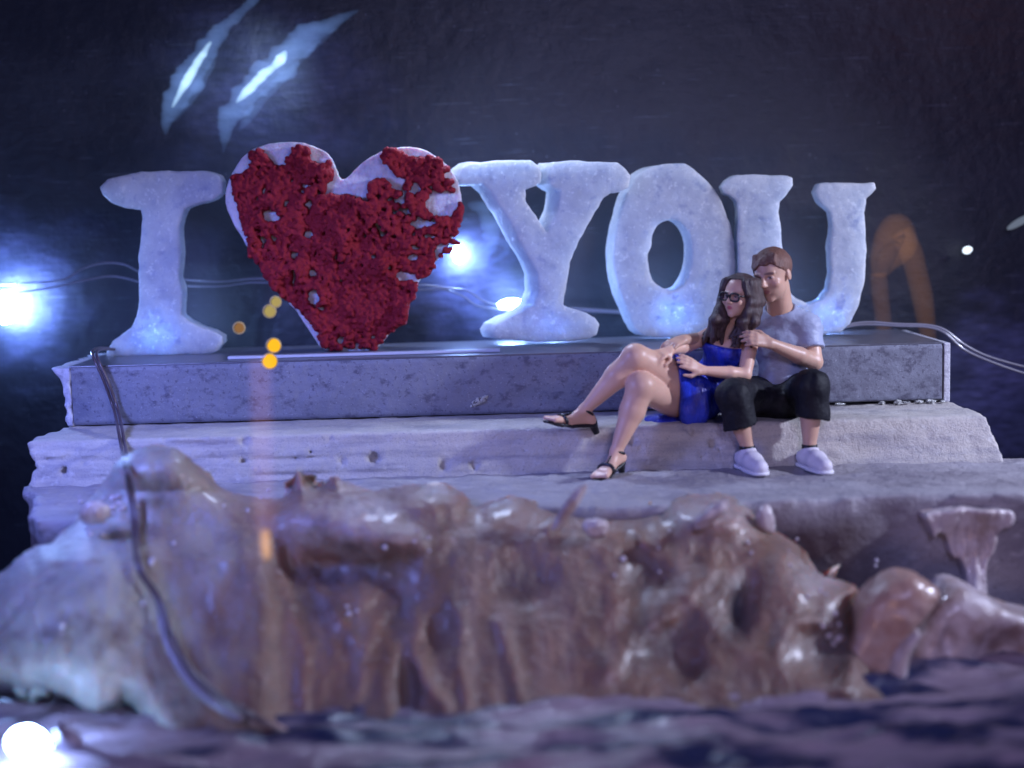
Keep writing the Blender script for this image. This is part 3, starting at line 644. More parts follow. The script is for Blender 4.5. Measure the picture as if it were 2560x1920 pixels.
def mcol(V):
    c = np.tile(np.array(SKIN_M), (len(V), 1)) * (0.92 + 0.3 * fbm(V * 3, 3))[:, None]
    headcol(c, V, mC, mR, mS, (0.12, 0.06, 0.05), (0.36, 0.14, 0.13))
    L = (V - mC) @ mR / mS                              # short stubble
    st = ((L[:, 1] > 0.0) & (L[:, 2] < -0.12)) * np.clip((-0.12 - L[:, 2]) * 5, 0, 1) * 0.18
    return c * (1 - st[:, None]) + st[:, None] * np.array((0.16, 0.10, 0.09))
v.mesh('body', M['skin'], man, mcol)
# hair: short crop, fringe swept to his right
v = Vol(mC - 0.75, mC + 0.75, 0.017)
g = lambda x, y, z: mC + mR @ (np.array([x, y, z]) * mS)
v.ell(g(0, -0.07, 0.155), np.array([0.358, 0.425, 0.378]) * mS, mR, 0.02)
for t in np.linspace(-1, 1, 9): v.cone(g(0.22 * t, 0.16, 0.42), g(0.02 + 0.25 * t, 0.345 * math.sqrt(1 - (0.02 + 0.25 * t) ** 2 / 0.115) - 0.015, 0.25 - 0.03 * t), 0.035 * mS, 0.025 * mS, 0.05)
sl, p = v.all(); L = (p - mC) @ mR / mS
side = np.clip((np.abs(L[..., 0]) - 0.26) * 12, 0, 1)
cutf = 0.02 + 0.72 * np.clip(L[..., 1], -0.45, 0.40) - 0.16 * L[..., 0] * (L[..., 1] > 0) - 0.10 * side * (L[..., 1] < 0.2) + 0.02 * np.sin(L[..., 0] * 31)
v.D = np.maximum(v.D, ((cutf - L[..., 2]) * 0.6 * mS).astype(np.float32))
q = np.stack([L[..., 0] * 11 + L[..., 2] * 5, L[..., 1] * 6 - L[..., 0] * 3, L[..., 2] * 11 - L[..., 0] * 5], -1); m_ = np.abs(v.D) < 0.1; v.D[m_] += 0.03 * fbm(q[m_], 3)
v.mesh('hair', M['brown_hair'], man)
# t-shirt
lo, hi = bounds([shL, shR, elL, pel, neck], 0.6); v = Vol(lo, hi, 0.026)
v.cone(pel + np.array([0, 0, 0.18]), belly, 0.455, 0.44, 0.1); v.cone(belly, chest, 0.44, 0.46, 0.12)
v.ell(chest, (0.56, 0.385, 0.48), mTor, 0.15); v.cone(shL, shR, 0.275, 0.275, 0.15); v.cone(chest, neck, 0.34, 0.25, 0.15)
for q_ in (shL, shR): v.cone(neck + np.array([0, 0, -0.05]), q_ + 0.25 * (neck - q_), 0.24, 0.255, 0.12)
v.clip(neck + np.array([0, -0.05, 0.10]), (-0.12, -0.30, 0.95))
v.ell(neck + np.array([-0.06, -0.12, 0.10]), (0.285, 0.30, 0.17), None, 0.02, sub=True)
v.clip(pel + np.array([0, 0, 0.10]), (0, 0, -1))
for a, b in ((shL, elL), (shR, elR)):
    e = a + 0.62 * (b - a); v.cone(a, e + 0.2 * (b - a), 0.265, 0.235, 0.10, cut=(e, unit(b - a)))
v.noise((2.2, 2.2, 3.5), 0.10, 3)
v.mesh('t_shirt', M['tee'], man)
# cropped trousers
lo, hi = bounds([pel, hpL, hpR, knL, knR, J(1843, 1070, -2.3), J(2030, 1050, -2.3)], 0.62); v = Vol(lo, hi, 0.027)
v.ell(pel + np.array([0, -0.1, 0.05]), (0.62, 0.62, 0.42), None, 0.1)
v.cone(hpL + np.array([-.2, -.3, -.05]), 0.5 * (knL + knR) + np.array([0, 0.75, -0.22]), 0.34, 0.22, 0.25)
for a, b, c, hem in ((hpL, knL, anL, J(2030, 1046, -2.3)), (hpR, knR, anR, J(1850, 1066, -2.3))):
    a = a.copy(); a[2] = max(a[2], zs + 0.33)
    v.cone(a, b, 0.40, 0.32, 0.12); ax = unit(c - b)
    v.ell(b, (0.335, 0.32, 0.33), None, 0.06)
    v.cone(b, hem + ax * 0.35, 0.315, 0.30, 0.05, cut=(hem, ax))
v.noise((2.6, 2.6, 2.0), 0.09, 2, 4.0); v.noise((9, 9, 3), 0.04, 2)
v.mesh('cropped_trousers', M['denim'], man)
# shoes and socks
for an, toe in ((anL, (0.22, -0.97)), (anR, (0.20, -0.97))):
    t = np.array([toe[0], toe[1], 0]); t /= np.linalg.norm(t); g0 = np.array([an[0], an[1], 0.0])
    v = Vol(g0 - np.array([0.7, 1.3, 0.05]), g0 + np.array([0.8, 0.6, 0.75]), 0.024)
    hl = g0 - t * 0.16; v.cone(hl + np.array([0, 0, 0.20]), g0 + t * 0.30 + np.array([0, 0, 0.19]), 0.175, 0.185, 0.06)
    v.cone(g0 + t * 0.30 + np.array([0, 0, 0.17]), g0 + t * 0.62 + np.array([0, 0, 0.135]), 0.185, 0.145, 0.06)
    v.cone(g0 + np.array([0, 0, 0.2]), g0 + np.array([0, 0, 0.36]), 0.17, 0.155, 0.08)
    v.clip(g0 + np.array([0, 0, 0.37]), (t[0] * -0.35, t[1] * -0.35, 0.94)); v.clip(g0 + np.array([0, 0, 0.06]), (0, 0, -1))
    v.noise((5, 5, 5), 0.03, 2)
    so = v.mesh('sneaker', M['shoe'], man)
    v = Vol(g0 - np.array([0.7, 1.3, 0.1]), g0 + np.array([0.8, 0.6, 0.3]), 0.024)
    v.cone(hl + np.array([0, 0, 0.05]), g0 + t * 0.62 + np.array([0, 0, 0.05]), 0.19, 0.165, 0.05); v.cone(g0 + t * 0.28 + np.array([0, 0, 0.05]), g0 + t * 0.5 + np.array([0, 0, 0.05]), 0.2, 0.185, 0.05)
    v.clip((0, 0, 0.075), (0, 0, 1)); v.clip((0, 0, 0.012), (0, 0, -1)); v.mesh('sole', M['sole'], so)
    v = Vol(g0 - 0.4, g0 + np.array([0.4, 0.4, 0.7]), 0.02)
    v.cone(g0 + np.array([0, 0, 0.3]), an + np.array([0, 0, 0.12]), 0.15, 0.138, 0.02)
    v.clip(g0 + np.array([0, 0, 0.445]), (0, 0, 1)); v.clip(g0 + np.array([0, 0, 0.30]), (0, 0, -1)); v.mesh('sock', M['black'], man)

# ---- woman
wom = empty('person', (float(J(1730, 1000, -1.0)[0]), -1.5, zs))
tag(wom, 'seated woman with long dark hair, glasses and strapless blue dress, legs crossed', 'person', 'couple sitting on the step')
wC = J(1847, 741, -1.42); wS = 0.80
wR = basis((-0.66, -0.74, 0.02), (0.20, 0.10, 1.0))
wneck = J(1832, 818, -1.18)
wsR = J(1785, 832, -0.95); wsL = J(1878, 846, -1.42)
weR = J(1716, 866, -1.35); wwR = J(1674, 876, -1.88)
weL = J(1862, 936, -1.72); wwL = J(1756, 926, -1.98)
bust = J(1812, 878, -1.22); waist = J(1778, 945, -1.02); wp_ = J(1735, 1000, -0.95)
whL = J(1748, 992, -1.15); whR = J(1708, 1008, -0.85)
wkL = J(1588, 893, -2.15); wkR = J(1602, 966, -2.30)
waL = J(1462, 1024, -1.95); waR = J(1540, 1130, -2.42)
wTor = basis((-0.62, -0.78, 0.1), (0.30, 0.0, 1.0))
lo, hi = bounds([wC, wsL, wsR, weL, wwR, wp_, wkL, wkR, waL, waR, J(1375, 1045, -2.2), J(1500, 1205, -2.8)], 0.62)
v = Vol(lo, hi, 0.024)
v.ell(wp_, (0.50, 0.42, 0.38), wTor, 0.1); v.cone(wp_, waist, 0.36, 0.29, 0.12); v.cone(waist, bust, 0.28, 0.30, 0.12)
v.ell(bust, (0.38, 0.25, 0.34), wTor, 0.1); v.cone(wsL, wsR, 0.155, 0.155, 0.12); v.cone(bust, wneck, 0.22, 0.14, 0.12)
v.cone(wneck - np.array([0, 0, 0.08]), wC + wR @ np.array([0, -0.08, -0.25]) * wS, 0.14, 0.135, 0.06)
for a, e, w_ in ((wsL, weL, wwL), (wsR, weR, wwR)):
    v.cone(a, e, 0.155, 0.125, 0.06); m_ = e + 0.35 * (w_ - e); v.cone(e, m_, 0.12, 0.125, 0.04); v.cone(m_, w_, 0.125, 0.078, 0.04)
hand(v, wwL, J(1700, 897, -2.12) - wwL, (-0.2, -0.75, 0.62), 0.56, (0.1, 0.2, 0.2), -1)
hand(v, wwR, J(1632, 893, -2.22) - wwR, (-0.15, -0.75, 0.62), 0.54, (0.25, 0.5, 0.4), -1)
# left leg crosses over the right one
kn = wkL
v.cone(whL, whL + 0.45 * (kn - whL), 0.41, 0.37, 0.06); v.cone(whL + 0.45 * (kn - whL), kn, 0.37, 0.25, 0.06); v.ell(kn, (0.235, 0.225, 0.225), None, 0.06)
m_ = kn + 0.36 * (waL - kn); v.cone(kn, m_, 0.225, 0.225, 0.05); v.cone(m_, waL, 0.225, 0.105, 0.06)
kn = wkR
v.cone(whR, kn, 0.36, 0.26, 0.02); v.ell(kn, (0.27, 0.25, 0.25), None, 0.05)
m_ = kn + 0.38 * (waR - kn) + np.array([0.02, 0.05, 0]); v.cone(kn, m_, 0.25, 0.232, 0.05); v.cone(m_, waR, 0.232, 0.105, 0.06)
# feet: heel, arch, ball, toes
fL = [J(1476, 1050, -1.90), J(1424, 1052, -2.12), J(1392, 1048, -2.25), J(1372, 1045, -2.32)]
fR = [J(1552, 1158, -2.35), J(1525, 1176, -2.62), J(1508, 1192, -2.82), J(1499, 1200, -2.92)]
fR[0][2] = 0.30; fR[1][2] = 0.19; fR[2][2] = 0.12; fR[3][2] = 0.10
for an, ft in ((waL, fL), (waR, fR)):
    v.cone(an, ft[0], 0.105, 0.10, 0.05); v.cone(an, ft[1], 0.10, 0.095, 0.06); v.cone(ft[0], ft[1], 0.095, 0.085, 0.06)
    dr = unit(ft[3] - ft[1]); sd_ = unit(np.cross(dr, (0, 0, 1)))
    for o in (-0.09, -0.03, 0.03, 0.08): v.cone(ft[1] + sd_ * o * 0.5, ft[2] + sd_ * o, 0.075, 0.062, 0.04)
    for o, ln in ((-0.115, 0.10), (-0.055, 0.13), (0.0, 0.15), (0.05, 0.16), (0.11, 0.17)):
        v.cone(ft[2] + sd_ * o, ft[2] + sd_ * o * 1.1 + dr * ln - np.array([0, 0, 0.015]), 0.05, 0.036 + 0.012 * (abs(o) > 0.1), 0.012)
head(v, wC, wR, wS, True)
def wcol(V):
    c = np.tile(np.array(SKIN_W), (len(V), 1)) * (0.95 + 0.22 * fbm(V * 3, 3))[:, None]
    headcol(c, V, wC, wR, wS, (0.06, 0.03, 0.03), (0.44, 0.10, 0.11))
    return c
v.mesh('body', M['skin'], wom, wcol)
# strapless dress: bodice, then skirt over the hips and down to the step
lo, hi = bounds([bust, waist, wp_, J(1640, 1050, -1.0), J(1735, 1068, -1.6), whL], 0.62); v = Vol(lo, hi, 0.025)
v.cone(waist, bust, 0.325, 0.345, 0.12); v.ell(bust, (0.43, 0.30, 0.36), wTor, 0.1)
for q in (-0.17, 0.17): v.ell(bust + wTor @ np.array([q, 0.22, 0.02]), (0.19, 0.17, 0.18), wTor, 0.06)
v.cone(wp_, waist, 0.40, 0.325, 0.12)
top = bust + np.array([0, 0, 0.13]); v.clip(top, unit((0.18, -0.10, 1.0)))
s2 = Vol(lo, hi, 0.025)
s2.ell(wp_, (0.56, 0.48, 0.42), wTor, 0.1)
s2.cone(whL + np.array([0.05, 0, 0]), whL + 0.6 * (wkL - whL), 0.455, 0.43, 0.08); s2.cone(whR, whR + 0.5 * (wkR - whR), 0.43, 0.38, 0.08)
s2.ell(J(1738, 1012, -1.62), (0.30, 0.24, 0.46), basis((-0.3, -1, 0), (0.12, 0, 1)), 0.10)
hem = J(1697, 980, -1.7); s2.clip(hem, unit((-1.0, -0.05, -0.12)))
s2.ell(J(1655, 1050, -1.15), (0.34, 0.36, 0.10), None, 0.06)
sl, p = s2.all()
rip = np.sin(p[..., 0] * 13 + 2.4 * fbm(p * 1.2, 2) + p[..., 2] * 2.0) * 0.026 * np.clip((1.8 - p[..., 2]) * 1.4, 0, 1)
s2.D = (s2.D + rip).astype(np.float32)
v.D = smin(v.D, s2.D, 0.05).astype(np.float32); v.clip((0, 0, zs + 0.015), (0, 0, -1)) if False else None
v.noise((3, 3, 2), 0.06, 3, 2.0)
v.mesh('blue_dress', M['dress'], wom)
# long hair: cap, then overlapping tapering locks down both sides of the face
lo, hi = bounds([wC, J(1760, 850, -1.5), J(1905, 860, -1.5)], 0.6); v = Vol(lo, hi, 0.02)
g = lambda x, y, z: wC + wR @ (np.array([x, y, z]) * wS)
v.ell(g(0, -0.09, 0.15), np.array([0.40, 0.445, 0.395]) * wS, wR, 0.03)
sl, p = v.all(); L = (p - wC) @ wR / wS
face = np.maximum(np.abs(L[..., 0] + 0.0) - (0.27 - 0.16 * np.clip(L[..., 2] - 0.1, 0, 1) * 2.2), 0.10 - L[..., 1]); face = np.maximum(face, L[..., 2] - 0.40)
v.D = np.maximum(v.D, (-face * wS).astype(np.float32))
rr = random.Random(3)
for i in range(46):
    f_ = i / 45
    # right side (away from the viewer's right): his view left
    if i % 2 == 0:
        a = rr.uniform(-0.45, 0.16); st = g(0.33 + 0.03 * rr.random(), a * 0.8, 0.28 + 0.08 * rr.random())
        md = g(0.375, a * 0.75 + 0.05, -0.12)
        e1 = J(1796 + rr.uniform(-14, 20), 800, -1.42 + rr.uniform(-0.18, 0.22)); e2 = J(1772 + rr.uniform(-16, 34), 842 + rr.uniform(-8, 22), -1.42 + rr.uniform(-0.15, 0.2))
    else:
        a = rr.uniform(-0.5, 0.14); st = g(-0.30 - 0.05 * rr.random(), a * 0.8, 0.30 + 0.08 * rr.random())
        md = g(-0.385, a * 0.8, -0.12)
        e1 = J(rr.uniform(1848, 1896), 805, -1.62 + rr.uniform(-0.12, 0.3)); e2 = J(rr.uniform(1822, 1880), rr.uniform(842, 872), -1.70 + rr.uniform(-0.06, 0.22))
    w_ = rr.uniform(0.05, 0.085)
    v.path([st, md, 0.5 * (md + e1) + np.array([0.0, -0.01, 0.0]), e1, e2], [w_ * 0.8, w_, w_ * 1.1, w_, 0.022], 0.05)
for i in range(14):
    a = (i / 13 - 0.5) * 0.62; st = g(a * 0.2 + 0.05, -0.1, 0.50)
    sgn = 1 if a > 0 else -1
    v.path([st, g(sgn * (0.24 + 0.04 * rr.random()), 0.20 - abs(a) * 0.9, 0.36), g(sgn * 0.36, 0.22 - abs(a) * 1.1, 0.08)], [0.03, 0.05, 0.05], 0.02)
sl, p = v.all(); m_ = np.abs(v.D) < 0.1; pp = p[m_]; v.D[m_] += 0.035 * fbm(np.stack([pp[:, 0] * 9 + pp[:, 2] * 2.1, pp[:, 1] * 9 - pp[:, 2] * 1.3, pp[:, 2] * 2.2 + pp[:, 0]], -1), 3)
v.mesh('long_hair', M['dark_hair'], wom)
# glasses
gl = empty('glasses', g(0, 0.4, 0.02)); gl.parent = wom; gl.matrix_parent_inverse = wom.matrix_world.inverted()
gl.name = 'glasses'
for q in (-1, 1):
    ring = []
    for k in range(13):
        t = 2 * math.pi * k / 12; ring.append(g(0.145 * q + 0.115 * math.copysign(abs(math.cos(t)) ** 0.7, math.cos(t)), 0.425 - 0.25 * abs(0.145 * q + 0.115 * math.cos(t)) ** 1.5, 0.005 + 0.088 * math.copysign(abs(math.sin(t)) ** 0.7, math.sin(t))))
    tube('rim', ring, 0.017, M['black'], gl, 6, 2)
    mesh('lens', np.array(ring[:12]), [tuple(range(12))], M['lens'], gl)
    tube('temple', [g(0.26 * q, 0.37, 0.04), g(0.35 * q, 0.1, 0.03), g(0.35 * q, -0.05, 0.0)], 0.014, M['black'], gl, 6, 3)
tube('bridge', [g(-0.035, 0.43, 0.035), g(0, 0.45, 0.045), g(0.035, 0.43, 0.035)], 0.015, M['black'], gl, 6, 3)
# sandals: curved sole, block heel, straps
for an, ft, upv in ((waL, fL, unit(waL - fL[0] + np.array([0.0, 0, 0.08]))), (waR, fR, np.array([0, 0, 1.0]))):
    dn = -upv; pts = [f + dn * 0.105 for f in ft]; tip = ft[3] + unit(ft[3] - ft[2]) * 0.09 + dn * 0.085
    sa = np.array(pts + [tip]); lo, hi = bounds(sa, 0.5); v = Vol(lo, hi, 0.018)
    dr = unit(ft[3] - ft[1]); sd_ = unit(np.cross(dr, upv))
    for o, w_ in ((-0.075, 0.85), (0, 1.0), (0.075, 0.85)):
        v.path([pts[0] + sd_ * o * 0.8, pts[1] + sd_ * o * 0.75, pts[2] + sd_ * o * 1.35, tip + sd_ * o * 0.9], [0.04, 0.034, 0.036, 0.028], 0.04)
    hl = pts[0] - dr * 0.02
    v.cone(hl, hl + dn * 0.17 - dr * 0.01, 0.075, 0.06, 0.03, cut=(hl + dn * 0.18, dn))
    so = v.mesh('sandal', M['black'], wom)
    ax = unit(an - 0.5 * (ft[0] + ft[1])); c0 = an + (ft[0] - an) * 0.25
    e1 = unit(np.cross(ax, (0.2, 1, 0.1))); e2 = np.cross(ax, e1)
    tube('strap', [c0 + 0.128 * (math.cos(t) * e1 + math.sin(t) * e2) for t in np.linspace(0, 2 * math.pi, 15)], 0.024, M['black'], so, 6, 2)
    c1_ = 0.45 * ft[1] + 0.55 * ft[2]
    tube('strap', [c1_ + 0.155 * math.cos(t) * sd_ + 0.10 * math.sin(t) * upv + 0.0 * dr for t in np.linspace(-0.5, math.pi + 0.5, 13)], 0.034, M['black'], so, 6, 2)
    tube('strap', [c1_ + 0.06 * upv * 1.3, 0.5 * (an + ft[1]) + 0.085 * unit(dr + upv), c0 + 0.125 * unit(dr + upv * 0.2)], 0.020, M['black'], so, 6, 4)
    tube('strap', [pts[0] - dr * 0.09 + dn * 0.01, ft[0] - dr * 0.115 + upv * 0.02, c0 - dr * 0.125], 0.026, M['black'], so, 6, 4)

# ------------------------------------------------------------------ driftwood and poured resin in front (traced in whole-picture pixels)
OUT = [(-90,1300),(0,1243),(60,1190),(120,1165),(170,1120),(205,1060),(240,1010),(275,978),(330,960),(390,968),(430,1005),(470,1050),(520,1072),(570,1080),(612,1075),(632,1045),(636,1010),(650,1012),(668,1045),(700,1052),(720,1022),(760,1046),(830,1062),(890,1046),(955,1044),(1012,1068),(1020,1098),(1060,1080),(1120,1068),(1180,1098),(1215,1110),(1300,1122),(1420,1112),(1450,1078),(1500,1066),(1560,1066),(1610,1085),(1640,1128),(1700,1158),(1735,1185),(1752,1228),(1800,1252),(1862,1266),(1838,1310),(1846,1385),(1880,1440),(1960,1500),(2010,1580),(2010,1700),(1500,1740),(900,1740),(330,1740),(328,1640),(318,1575),(275,1508),(246,1532),(196,1545),(120,1492),(0,1480),(-90,1470)]
step_ = 5.5
gx, gy = np.meshgrid(np.arange(-100, 2030, step_), np.arange(940, 1750, step_), indexing='ij')
OP = smoothpoly(OUT, 1)
def sdw(x, y): return polysd(OP, x, y) + 20 * fbm(np.stack([x / 38, y / 38, 0 * x], -1), 4)
D2 = sdw(gx, gy)
def segd(x, y, pts):
    d = np.full(x.shape, 1e9)
    for a, b in zip(pts[:-1], pts[1:]):
        a = np.array(a, float); e = np.array(b, float) - a
        t = np.clip(((x - a[0]) * e[0] + (y - a[1]) * e[1]) / (e @ e), 0, 1)
        d = np.minimum(d, np.hypot(x - a[0] - t * e[0], y - a[1] - t * e[1]))
    return d
def depth(x, y):
    Y = -5.25 - 3.2 * np.clip((y - 1060) / 500, 0, 1.25) ** 0.9
    out = np.zeros(x.shape)                                    # >0 comes towards the camera
    wx = x + 26 * fbm(np.stack([x / 90, y / 90, 0 * x + 3], -1), 3); wy = y + 26 * fbm(np.stack([x / 90, y / 90, 0 * x + 8], -1), 3)
    def g(cx, cy, rx, ry, a, amp):
        nonlocal out
        c, s = math.cos(math.radians(a)), math.sin(math.radians(a)); u = ((wx - cx) * c + (wy - cy) * s) / rx; w = (-(wx - cx) * s + (wy - cy) * c) / ry
        out += amp * np.exp(-(u * u + w * w) ** 1.3)
    def rd(pts, w, amp):
        nonlocal out
        out += 0.42 * amp * np.exp(-(segd(wx, wy, pts) / w) ** 2)
    left = 1 / (1 + np.exp((x - 588) / 12)) * np.clip((y - 1130) / 80, 0, 1)
    out += 0.55 * left  # step shaped into the surface to imitate the edge of a glass reflection
    g(345,1030,120,70,0,.55); g(150,1340,150,150,0,.6); g(250,1230,90,60,-30,.25); g(430,1330,120,140,0,-.25)
    g(770,1140,170,46,12,.85); g(720,1232,140,42,6,-.45); g(670,1300,58,62,0,-.35); g(900,1080,110,40,5,.45)
    rd([(600,1190),(625,1290),(660,1420),(650,1520)],16,.30); rd([(650,1210),(720,1310),(770,1390)],16,.26); rd([(850,1300),(795,1390),(770,1500)],18,.25)
    rd([(990,1320),(1000,1440),(1010,1560)],18,.30); rd([(1075,1340),(1110,1450),(1150,1560)],18,.34); rd([(890,1420),(920,1480),(960,1530)],16,.36); rd([(820,1440),(840,1540)],20,.2)
    g(850,1310,46,66,10,-.40); g(880,1490,22,90,-6,-.35); g(1130,1262,70,56,0,-.35); g(940,1360,40,60,0,-.25)
    rd([(1530,1235),(1430,1330),(1320,1440)],28,.40); rd([(1500,1300),(1600,1400),(1740,1470),(1900,1520)],24,.25); rd([(1290,1180),(1340,1230),(1330,1320)],30,.3)
    th = np.linspace(-2.9, 0.9, 14); rd([(1765 + 88 * math.cos(t), 1425 + 84 * math.sin(t)) for t in th],20,.42)
    g(1790,1395,52,66,15,-.45); g(1602,1310,34,66,12,-.45); g(1425,1395,70,56,-20,-.3); g(1480,1440,40,40,0,-.3); g(1385,1245,50,50,0,-.3)
    g(1550,1118,100,48,0,.45); g(1700,1260,50,80,0,.25); rd([(1735,1200),(1790,1250),(1855,1268)],13,.25)
    rd([(1186,1140),(1228,1096),(1262,1062)],11,.36); rd([(1268,1120),(1284,1150),(1310,1158)],12,.3); rd([(1500,1135),(1530,1115),(1560,1085)],16,.34); rd([(1370,1150),(1400,1190)],10,.25)
    rd([(0,1500),(110,1495),(200,1535),(262,1500),(300,1580)],20,.25)
    out += 0.34 * fbm(np.stack([x / 120, y / 200, 0 * x + 5], -1), 4) + 0.10 * fbm(np.stack([x / 26, y / 45, 0 * x + 1], -1), 3)
    Rr = 70.0; e = np.clip(1 + polysd(OP, x, y) / Rr, 0, 1)
    return Y - out * 0.62 + 0.75 * (1 - np.sqrt(np.clip(1 - e * e, 0, 1)))
ins = D2 < 0
ii = np.arange(gx.size).reshape(gx.shape)
keep = (ins[:-1, :-1] | ins[1:, :-1] | ins[1:, 1:] | ins[:-1, 1:])
x_, y_ = gx.copy(), gy.copy()
for _ in range(3):
    d = sdw(x_, y_); e = 1.5
    dx = (sdw(x_ + e, y_) - sdw(x_ - e, y_)) / (2 * e); dy = (sdw(x_, y_ + e) - sdw(x_, y_ - e)) / (2 * e)
    nn = np.maximum(dx * dx + dy * dy, 0.3); m_ = (D2 >= 0) & (D2 < 3 * step_)
    x_ = np.where(m_, x_ - d * dx / nn, x_); y_ = np.where(m_, y_ - d * dy / nn, y_)
Yd = depth(x_, y_)
Vr = Q(x_, y_, Yd).reshape(-1, 3)
Fc = np.stack([ii[:-1, :-1][keep], ii[:-1, 1:][keep], ii[1:, 1:][keep], ii[1:, :-1][keep]], 1)
pale = np.clip(1 - (x_ - 250) / 260 + 1.6 * fbm(np.stack([x_ / 120, y_ / 120, 0 * x_ + 11], -1), 3), 0, 1)
milky = np.clip(1 - np.hypot((x_ - 760) / 190, (y_ - 1140) / 70), 0, 1) ** 0.6 + np.clip(1 - np.hypot((x_ - 1540) / 110, (y_ - 1100) / 60), 0, 1) + np.clip(1 - np.hypot((x_ - 1780) / 90, (y_ - 1250) / 60), 0, 1)
milky = np.clip(milky * (0.7 + 1.2 * fbm(np.stack([x_ / 40, y_ / 40, 0 * x_], -1), 3)), 0, 1)
br = np.array([0.190, 0.108, 0.076]) * (1 + 1.0 * fbm(np.stack([x_ / 70, y_ / 130, 0 * x_ + 20], -1), 4))[..., None]
veil = np.clip(2.2 * fbm(np.stack([x_ / 30, y_ / 230, 0 * x_ + 41], -1), 4) + 0.30, 0, 1) * 0.65 + np.clip((1190 - y_) / 110, 0, 1) * np.clip(0.35 + 2 * fbm(np.stack([x_ / 60, y_ / 40, 0 * x_ + 51], -1), 3), 0, 1) * 0.5
dark = np.zeros(x_.shape)  # shade of the hollows put into the vertex colour
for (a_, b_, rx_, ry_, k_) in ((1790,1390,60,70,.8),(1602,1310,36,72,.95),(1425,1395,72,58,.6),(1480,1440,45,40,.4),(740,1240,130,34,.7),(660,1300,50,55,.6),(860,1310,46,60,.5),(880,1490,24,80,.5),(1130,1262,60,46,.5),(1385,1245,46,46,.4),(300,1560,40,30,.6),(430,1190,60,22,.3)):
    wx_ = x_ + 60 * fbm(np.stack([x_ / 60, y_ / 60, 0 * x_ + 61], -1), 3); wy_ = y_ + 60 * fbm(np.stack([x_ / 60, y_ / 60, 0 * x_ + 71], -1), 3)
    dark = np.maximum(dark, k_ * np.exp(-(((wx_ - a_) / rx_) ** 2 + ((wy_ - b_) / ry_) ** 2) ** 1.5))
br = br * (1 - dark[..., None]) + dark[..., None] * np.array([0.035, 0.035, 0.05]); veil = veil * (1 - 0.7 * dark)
veil = np.clip(veil, 0, 0.8)[..., None]; c = br * (1 - veil) + veil * np.array([0.29, 0.205, 0.175]); c = c * (1 - milky[..., None] * 0.8) + milky[..., None] * 0.8 * np.array([0.46, 0.40, 0.42])
c = c * (1 - pale[..., None]) + pale[..., None] * (np.array([0.34, 0.33, 0.30]) * (1 + 0.7 * fbm(np.stack([x_ / 60, y_ / 60, 0 * x_ + 31], -1), 4))[..., None])
used = np.zeros(gx.size, bool); used[Fc.ravel()] = True; mp = np.cumsum(used) - 1
o = mesh('driftwood', Vr[used], mp[Fc], M['rock'], col=np.clip(c.reshape(-1, 3)[used], 0.01, 0.8))
md = o.modifiers.new('thickness', 'SOLIDIFY'); md.thickness = 0.35; md.offset = -1
tag(o, 'big brown folded driftwood stump glazed with poured resin below the step', 'driftwood')

def slabpoly(name, pts, Yfr, depth_, mt, label, cat, h=0.035, rnd=0.25, wob=0.06, bulge=None, parent=None):
    q = Q([a for a, b in pts], [b for a, b in pts], Yfr); O = smoothpoly(np.stack([q[:, 0], q[:, 2]], 1), 2)
    lo = O.min(0) - 0.2; hi = O.max(0) + 0.2
    v = Vol((lo[0], Yfr - 0.5, lo[1]), (hi[0], Yfr + depth_ + 0.2, hi[1]), h)
    sl, p = v.all(); d2 = polysd(O, p[:, 0, :, 0], p[:, 0, :, 2])[:, None, :] + 0 * p[..., 0]
    d2 = d2 + wob * fbm(p * 2.5, 3); cen = Yfr + depth_ / 2
    dy = np.abs(p[..., 1] - cen + 0.3 * fbm(np.stack([p[..., 0], 0 * p[..., 0], p[..., 2]], -1) * 1.2, 3)) - depth_ / 2
    if bulge is not None: dy = dy + bulge(p)
    a_ = d2 + rnd; b_ = dy + rnd
    v.D = (np.hypot(np.maximum(a_, 0), np.maximum(b_, 0)) + np.minimum(np.maximum(a_, b_), 0) - rnd).astype(np.float32)
    v.noise((5, 5, 4), 0.06, 3)
    o = v.mesh(name, M[mt], parent); return tag(o, label, cat)
fin = slabpoly('resin_fin', [(1848,1392),(1862,1330),(1890,1288),(1930,1262),(1975,1250),(2010,1265),(2045,1290),(2030,1318),(1995,1345),(1968,1385),(1958,1430),(1962,1480),(1985,1508),(2025,1526),(2000,1560),(1900,1560),(1860,1500),(1820,1440)], -7.3, 0.9, 'fin', 'rounded amber brown resin fin curling up right of the dark gap', 'resin fin')
slabpoly('stem', [(1948,1392),(1990,1358),(1994,1385),(1968,1425),(1968,1470),(1992,1500),(2040,1522),(2040,1545),(1960,1548),(1925,1500),(1918,1440)], -7.45, 0.5, 'drip', None, None, rnd=0.18, parent=fin)
ccx = Q(2172, 1425, -6.9)
slabpoly('resin_boulder', [(2040,1305),(2075,1278),(2120,1288),(2165,1318),(2230,1345),(2330,1360),(2330,1600),(2150,1590),(2030,1560),(1985,1510),(1968,1450),(1985,1395),(2010,1350)], -6.9, 1.3, 'drip', 'milky lavender resin boulder with a dark hollow at the right edge', 'boulder', bulge=lambda p: 0.55 * np.exp(-(np.hypot((p[..., 0] - ccx[0] - 0.1) / 0.45, (p[..., 2] - ccx[2]) / 0.40)) ** 2) * (p[..., 1] < -6.2) + 0.22 * np.exp(-(np.hypot((p[..., 0] - ccx[0] + 0.85) / 0.12, (p[..., 2] - ccx[2] - 0.35) / 0.2)) ** 2) * (p[..., 1] < -6.2))
